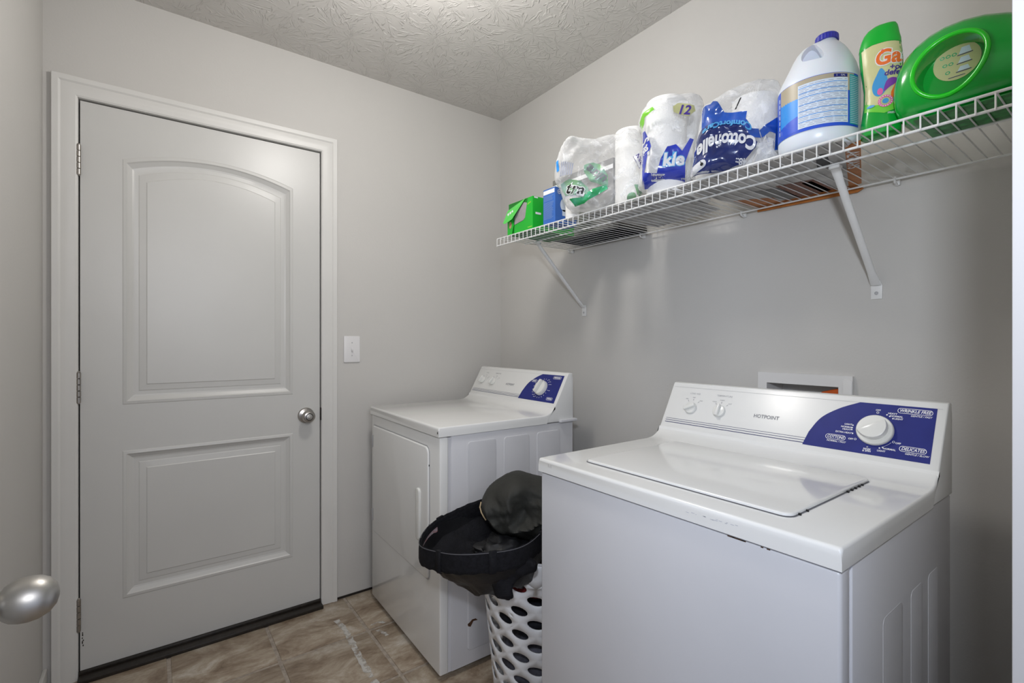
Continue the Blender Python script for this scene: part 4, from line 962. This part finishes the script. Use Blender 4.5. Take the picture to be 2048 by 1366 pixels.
jb = loft([sring(FJ[0], FJ[1], FJ[3], l, r_, d, z, 2.0 if z > .02 else 2.0) for z, l, r_, d in secs])
bmesh.ops.recalc_face_normals(jb, faces=jb.faces)
jug_m = mat('translucent_jug_plastic', (.78, .82, .88), .3, noise_s=6, noise_a=.03); jug_m.node_tree.nodes['Principled BSDF'].inputs['Subsurface Weight'].default_value = .15
jug = obj('jug_body', jb, jug_m, t, world=True, smooth=50)
# handle opening cut through the shoulder
hb = bmesh.new(); hr = []
O = FJ[0]
hpts = catmull([(-.024, .243), (-.033, .226), (-.031, .206), (-.016, .199), (.008, .197), (.010, .210), (.003, .228), (-.005, .243), (-.014, .249)], 4)
prism(hb, hpts, (O, FJ[1], FJ[2], FJ[3]), .004, .12)
cut = obj('cutter', hb, M['dark'], t, world=True, smooth=0)
bpy.context.view_layer.update()
mb = jug.modifiers.new('b', 'BOOLEAN'); mb.object = cut; mb.operation = 'DIFFERENCE'; mb.solver = 'EXACT'
bpy.context.view_layer.update()
me = bpy.data.meshes.new_from_object(jug.evaluated_get(bpy.context.evaluated_depsgraph_get())); jug.modifiers.clear(); jug.data = me
me.polygons.foreach_set('use_smooth', [True]*len(me.polygons)); me.set_sharp_from_angle(angle=math.radians(50))
bpy.data.objects.remove(cut)
NO = FJ[0]+FJ[1]*.0165+Vector((0, 0, .256))
obj('neck', lathe([(.0195, -.004), (.0195, .010)], NO, (0, 0, 1), 32), jug_m, t, world=True)
cb_ = bmesh.new(); n = 72; rg = []
for h, rr in ((.004, .0215), (.004, .0235), (.016, .0228), (.0185, .021)):
    rg.append([NO+Vector((math.cos(2*PI*i/n)*(rr+(.0007 if (i % 3 == 0 and .0225 < rr) else 0)), math.sin(2*PI*i/n)*(rr+(.0007 if (i % 3 == 0 and .0225 < rr) else 0)), h)) for i in range(n)])
loft(rg, bm=cb_); obj('cap', cb_, M['capblue'], t, world=True, smooth=25, label='ribbed blue screw cap')
# label wrapped round the body: angles are degrees around the jug axis
JC = FJ[0]+FJ[1]*-.001
def jl(pts, off, m, nm, par=None):
    b = pts if isinstance(pts, bmesh.types.BMesh) else poly2(pts)
    bmesh.ops.triangulate(b, faces=b.faces)
    x0 = min(v.co.x for v in b.verts); x1 = max(v.co.x for v in b.verts); n = int((x1-x0)/5)
    for i in range(1, n+1): bmesh.ops.bisect_plane(b, geom=list(b.verts)+list(b.edges)+list(b.faces), dist=1e-7, plane_co=(x0+(x1-x0)*i/(n+1), 0, 0), plane_no=(1, 0, 0))
    for v in b.verts:
        a = math.radians(v.co.x); zz = v.co.y
        rr = .0824+off; v.co = Vector((JC.x+rr*math.cos(a), JC.y+rr*math.sin(a), ZT+zz))
    return obj(nm, b, M[m], par or t, world=True, smooth=40, recalc=False)
lab = jl(rect(96, 266, .036, .152), .0003, 'label_blue', 'label')
jl(rect(139, 255, .113, .151), .0006, 'label_tan', 'tan_band', lab); jl([(139, .046), (175, .046), (175, .113), (139, .116)], .0006, 'label_cyan', 'cyan_field', lab)
jl([(139, .040), (176, .040), (176, .075), (139, .062)], .0008, 'label_blue', 'blue_field', lab)
jl(rect(174, 243, .043, .1405), .0009, 'label_pale', 'directions_panel', lab)
jl(rect(222, 242, .1415, .1485), .0010, 'blue', 'corner_flag', lab)
jl(rect(246, 266, .040, .148), .0009, 'teal', 'teal_panel', lab)
jl(merge(*[poly2(rect(175, 242, z, z+.0012)) for z in (.132, .120, .110, .094, .080, .068, .056)]), .0011, 'label_cyan', 'blue_rules', lab)
R_ = []
for k in range(26):
    z = .046+.0036*k; x = 176
    while x < 240:
        l_ = random.uniform(4, 14); R_.append(poly2(rect(x, min(x+l_, 241), z, z+.0010))); x += l_+random.uniform(1.5, 5)
jl(merge(*R_), .0010, 'text_gray', 'small_print', lab)
jl(merge(*[poly2(rect(247, 265, .043+.004*k, .0442+.004*k)) for k in range(26)]), .0011, 'label_pale', 'side_print', lab)
tx = merge(place2(text2('1', .006), 226, .1448, 0, 700, 1), place2(text2('GAL', .0050), 235, .1448, 0, 700, 1)); 
jl(tx, .0014, 'whiteprint', 'flag_lettering', lab)
jl(merge(*[poly2(rect(133.5, 136.5, z, z+.009)) for z in [.05+.013*i for i in range(7)]]), .0008, 'label_pale', 'left_print', lab)

# scent bead bottle
FG = frame(73.7, 1.302, ZT); t = thing('scent_bead_bottle', 'green-capped cream label laundry bead bottle beside the bleach jug', 'bottle', tuple(FG[0]))
bs = [(0, -.031, .030, .020), (.004, -.036, .034, .026), (.03, -.036, .034, .028), (.07, -.031, .034, .026), (.10, -.0305, .0355, .025), (.125, -.033, .0375, .026), (.152, -.037, .037, .028), (.175, -.0385, .0355, .028), (.191, -.0385, .0335, .027)]
bb = loft([sring(FG[0], FG[1], FG[3], l, r_, d, z, 2.4, 48) for z, l, r_, d in bs]); bmesh.ops.recalc_face_normals(bb, faces=bb.faces); bg = bvh_of(bb)
obj('bottle_body', bb, M['gloss_green'], t, world=True, smooth=50)
cs = [(.191, -.039, .034, .0275), (.200, -.038, .0335, .027), (.212, -.035, .031, .025), (.222, -.031, .0295, .022), (.230, -.025, .028, .018), (.236, -.016, .0255, .013), (.238, -.010, .023, .008)]
obj('cap', loft([sring(FG[0], FG[1], FG[3], l, r_, d, z-.0, 2.3, 48) for z, l, r_, d in cs]), M['cap_green'], t, world=True, smooth=60)
def dg(m, nm, *b, off=.0006, g=.006): return obj(nm, wrap(merge(*b), bg, FG, off, g), M[m], t, world=True, smooth=50, recalc=False)
G = lambda pts: [(a*1.0236, (c+.432)*1.0236-.432) for a, c in pts]
dg('cream', 'cream_label', poly2([(-.034, .186), (-.015, .190), (.010, .190), (.0325, .188), (.034, .15), (.034, .12), (.033, .09), (.031, .062), (.01, .058), (-.012, .062), (-.028, .072), (-.0275, .10), (-.030, .13)]))
dg('lime', 'lime_band', poly2([(-.028, .073), (-.012, .063), (.01, .059), (.031, .063), (.031, .050), (.005, .042), (-.029, .055)]), off=.0009)
dg('whiteprint', 'brand_outline', place2(text2('Gain', .040, .0030, .15), .0235, .157, 2, .93, 1.05), off=.0013, g=.01)
dg('orange', 'brand_lettering', place2(text2('Gain', .040, .0012, .15), .0235, .157, 2, .93, 1.05), off=.0019, g=.01)
dg('violet', 'product_lettering', place2(text2('+odor', .0150, .0004, .1), .033, .134, -2), place2(text2('defense', .0155, .0005, .15), .0285, .1235, -2), off=.0013, g=.01)
dg('grayprint', 'small_print', *[poly2(rect(.011, .028, z, z+.0008)) for z in (.112, .1095, .107)], off=.0013)
dg('sky', 'blue_drop', poly2(catmull(G([(.0, .124), (.009, .106), (.010, .083), (-.002, .068), (-.012, .074), (-.015, .092), (-.008, .111)]), 4)), off=.0010)
dg('purple', 'purple_swoosh', poly2(catmull(G([(.004, .076), (.008, .095), (.017, .101), (.026, .097), (.022, .088), (.014, .083)]), 4)), off=.0014)
dg('pink', 'pink_petals', poly2(circ(-.002, .089, .005, 12, .0075)), poly2(circ(.002, .170, .003, 10, .005)), poly2(circ(-.006, .158, .0016, 8, .008)), off=.0016)
dg('orange', 'orange_ribbon', poly2(G([(.015, .058), (.016, .072), (.030, .106), (.034, .113), (.034, .102), (.020, .060)])), off=.0017)
dg('pink', 'swirl_ring', ringpoly(circ(.007, .0668, .0125, 24), circ(.007, .0668, .0085, 24)), off=.0021)
dg('whiteprint', 'swirl_dots', *[poly2(circ(.007+.0105*math.cos(a), .0668+.0105*math.sin(a), .0010, 6)) for a in [2*PI*i/16 for i in range(16)]], off=.0025, g=0)
dg('sky', 'swirl_centre', poly2(circ(.007, .0668, .0055, 16)), poly2(circ(-.018, .062, .007, 12, .003)), off=.0023, g=0)
dg('letter', 'scent_lettering', place2(text2('FRESH', .0058, .0001), .0185, .0405), off=.0012, g=0)

# big green detergent jug lying on its side
t = thing('green_detergent_jug', 'large glossy green detergent jug lying at the near end of the shelf', 'jug', (1.27, .22, ZT))
st_ = [(.3495, .062, .045, .018), (.3475, .082, .030, .045), (.342, .104, .018, .066), (.334, .126, .010, .078), (.322, .146, .005, .085), (.305, .162, .002, .088), (.285, .173, .001, .089), (.262, .178, .001, .090), (.235, .178, .001, .090), (.205, .172, .001, .090), (.175, .160, .001, .089), (.145, .144, .002, .087), (.120, .128, .006, .083), (.100, .110, .014, .074), (.088, .095, .026, .06), (.082, .085, .038, .04)]
rg = []
for y, zt_, zb, d in st_:
    y = .085+(y-.085)*.958
    cz, a = (zt_+zb)/2, (zt_-zb)/2; r = []
    for i in range(56):
        q = 2*PI*i/56; c, s = math.cos(q), math.sin(q)
        r.append(Vector((1.270+d*math.copysign(abs(c)**.80, c), y, ZT+cz+a*math.copysign(abs(s)**.86, s))))
    rg.append(r)
gb = loft(rg); bmesh.ops.recalc_face_normals(gb, faces=gb.faces)
gj = obj('jug_body', gb, M['gloss_green'], t, world=True, smooth=60)
hc = Vector((1.18, .243, ZT+.081)); tilt = math.radians(40)
def hring(x, k):
    e1 = (math.cos(tilt), math.sin(tilt)); e2 = (-math.sin(tilt), math.cos(tilt))
    return [Vector((x, hc.y-k*(.053*math.cos(q)*e1[0]+.0465*math.sin(q)*e2[0]), hc.z+k*(.053*math.cos(q)*e1[1]+.0465*math.sin(q)*e2[1]))) for q in [2*PI*i/48 for i in range(48)]]
# recess cutter widens outwards
cut = obj('cutter', loft([hring(1.15, 1.12), hring(1.180, 1.03), hring(1.190, .98), hring(1.228, .94)]), M['dark'], t, world=True, smooth=0)
bpy.context.view_layer.update()
mb = gj.modifiers.new('b', 'BOOLEAN'); mb.object = cut; mb.operation = 'DIFFERENCE'; mb.solver = 'EXACT'
bpy.context.view_layer.update()
me = bpy.data.meshes.new_from_object(gj.evaluated_get(bpy.context.evaluated_depsgraph_get())); gj.modifiers.clear(); gj.data = me
me.polygons.foreach_set('use_smooth', [True]*len(me.polygons)); me.set_sharp_from_angle(angle=math.radians(50)); bpy.data.objects.remove(cut)
# raised rim of the recess follows the body
b4 = bmesh.new(); b4.from_mesh(gj.data); b4.transform(wm(gj)); bvj = bvh_of(b4); b4.free()
rp = []
for p in hring(1.0, 1.06):
    h = bvj.ray_cast(Vector((1.0, p.y, p.z)), Vector((1, 0, 0)), .4); rp.append(h[0]+Vector((-.0005, 0, 0)) if h[0] else Vector((1.19, p.y, p.z)))
rp.append(rp[0]); obj('recess_rim', tube(bmesh.new(), rp, .0042, 10), mat('lime_green_rim', (.01, .55, .01), .22, coat=.3), t, world=True, smooth=60)
fdz = (Vector((1.2275, .240, ZT+.098)), Vector((0, -1, 0)), Vector((0, 0, 1)), Vector((-1, 0, 0)))
disc = obj('dosing_label', lay(poly2(circ(0, 0, .0345, 40)), fdz, .0008), M['cream'], t, world=True, smooth=0, recalc=False, label='round cream dosing label with pictures')
caps, wsh, ln_ = [], [], []
for r_, (nc, z) in enumerate(((3, .015), (2, -.001), (1, -.016))):
    for k in range(nc):
        x = -.021+.0088*k+.004*r_; caps.append(ringpoly(circ(x, z-.001, .0038, 12, .0032), circ(x, z-.001, .0022, 12, .0018)))
    x = .011-.001*r_; wsh.append(poly2([(x-.008, z-.004), (x+.010, z-.004), (x+.007, z+.004+.002*(2-r_)), (x-.004, z+.004+.002*(2-r_))])); ln_.append(poly2(rect(x-.010, x+.012, z-.0062, z-.0048)))
ln_ += [poly2(rect(-.012, .012, -.029, -.0278))]
obj('cap_icons', lay(merge(*caps), fdz, .0012), M['greenfilm'], disc, world=True, smooth=0, recalc=False)
obj('washer_icons', lay(merge(*wsh), fdz, .0012), M['label_pale'], disc, world=True, smooth=0, recalc=False)
obj('icon_lines', lay(merge(*ln_), fdz, .0014), M['navy'], disc, world=True, smooth=0, recalc=False)
obj('jug_back_label', prism(bmesh.new(), [(1.205, .125), (1.335, .125), (1.335, .300), (1.205, .300)], (Vector((0, 0, ZT+.0002)), Vector((1, 0, 0)), Vector((0, 1, 0)), Vector((0, 0, 1))), 0, .002), mat('striped_green_label', (.03, .30, .06), .4, noise_s=60, noise_a=.6), t, world=True, smooth=0)
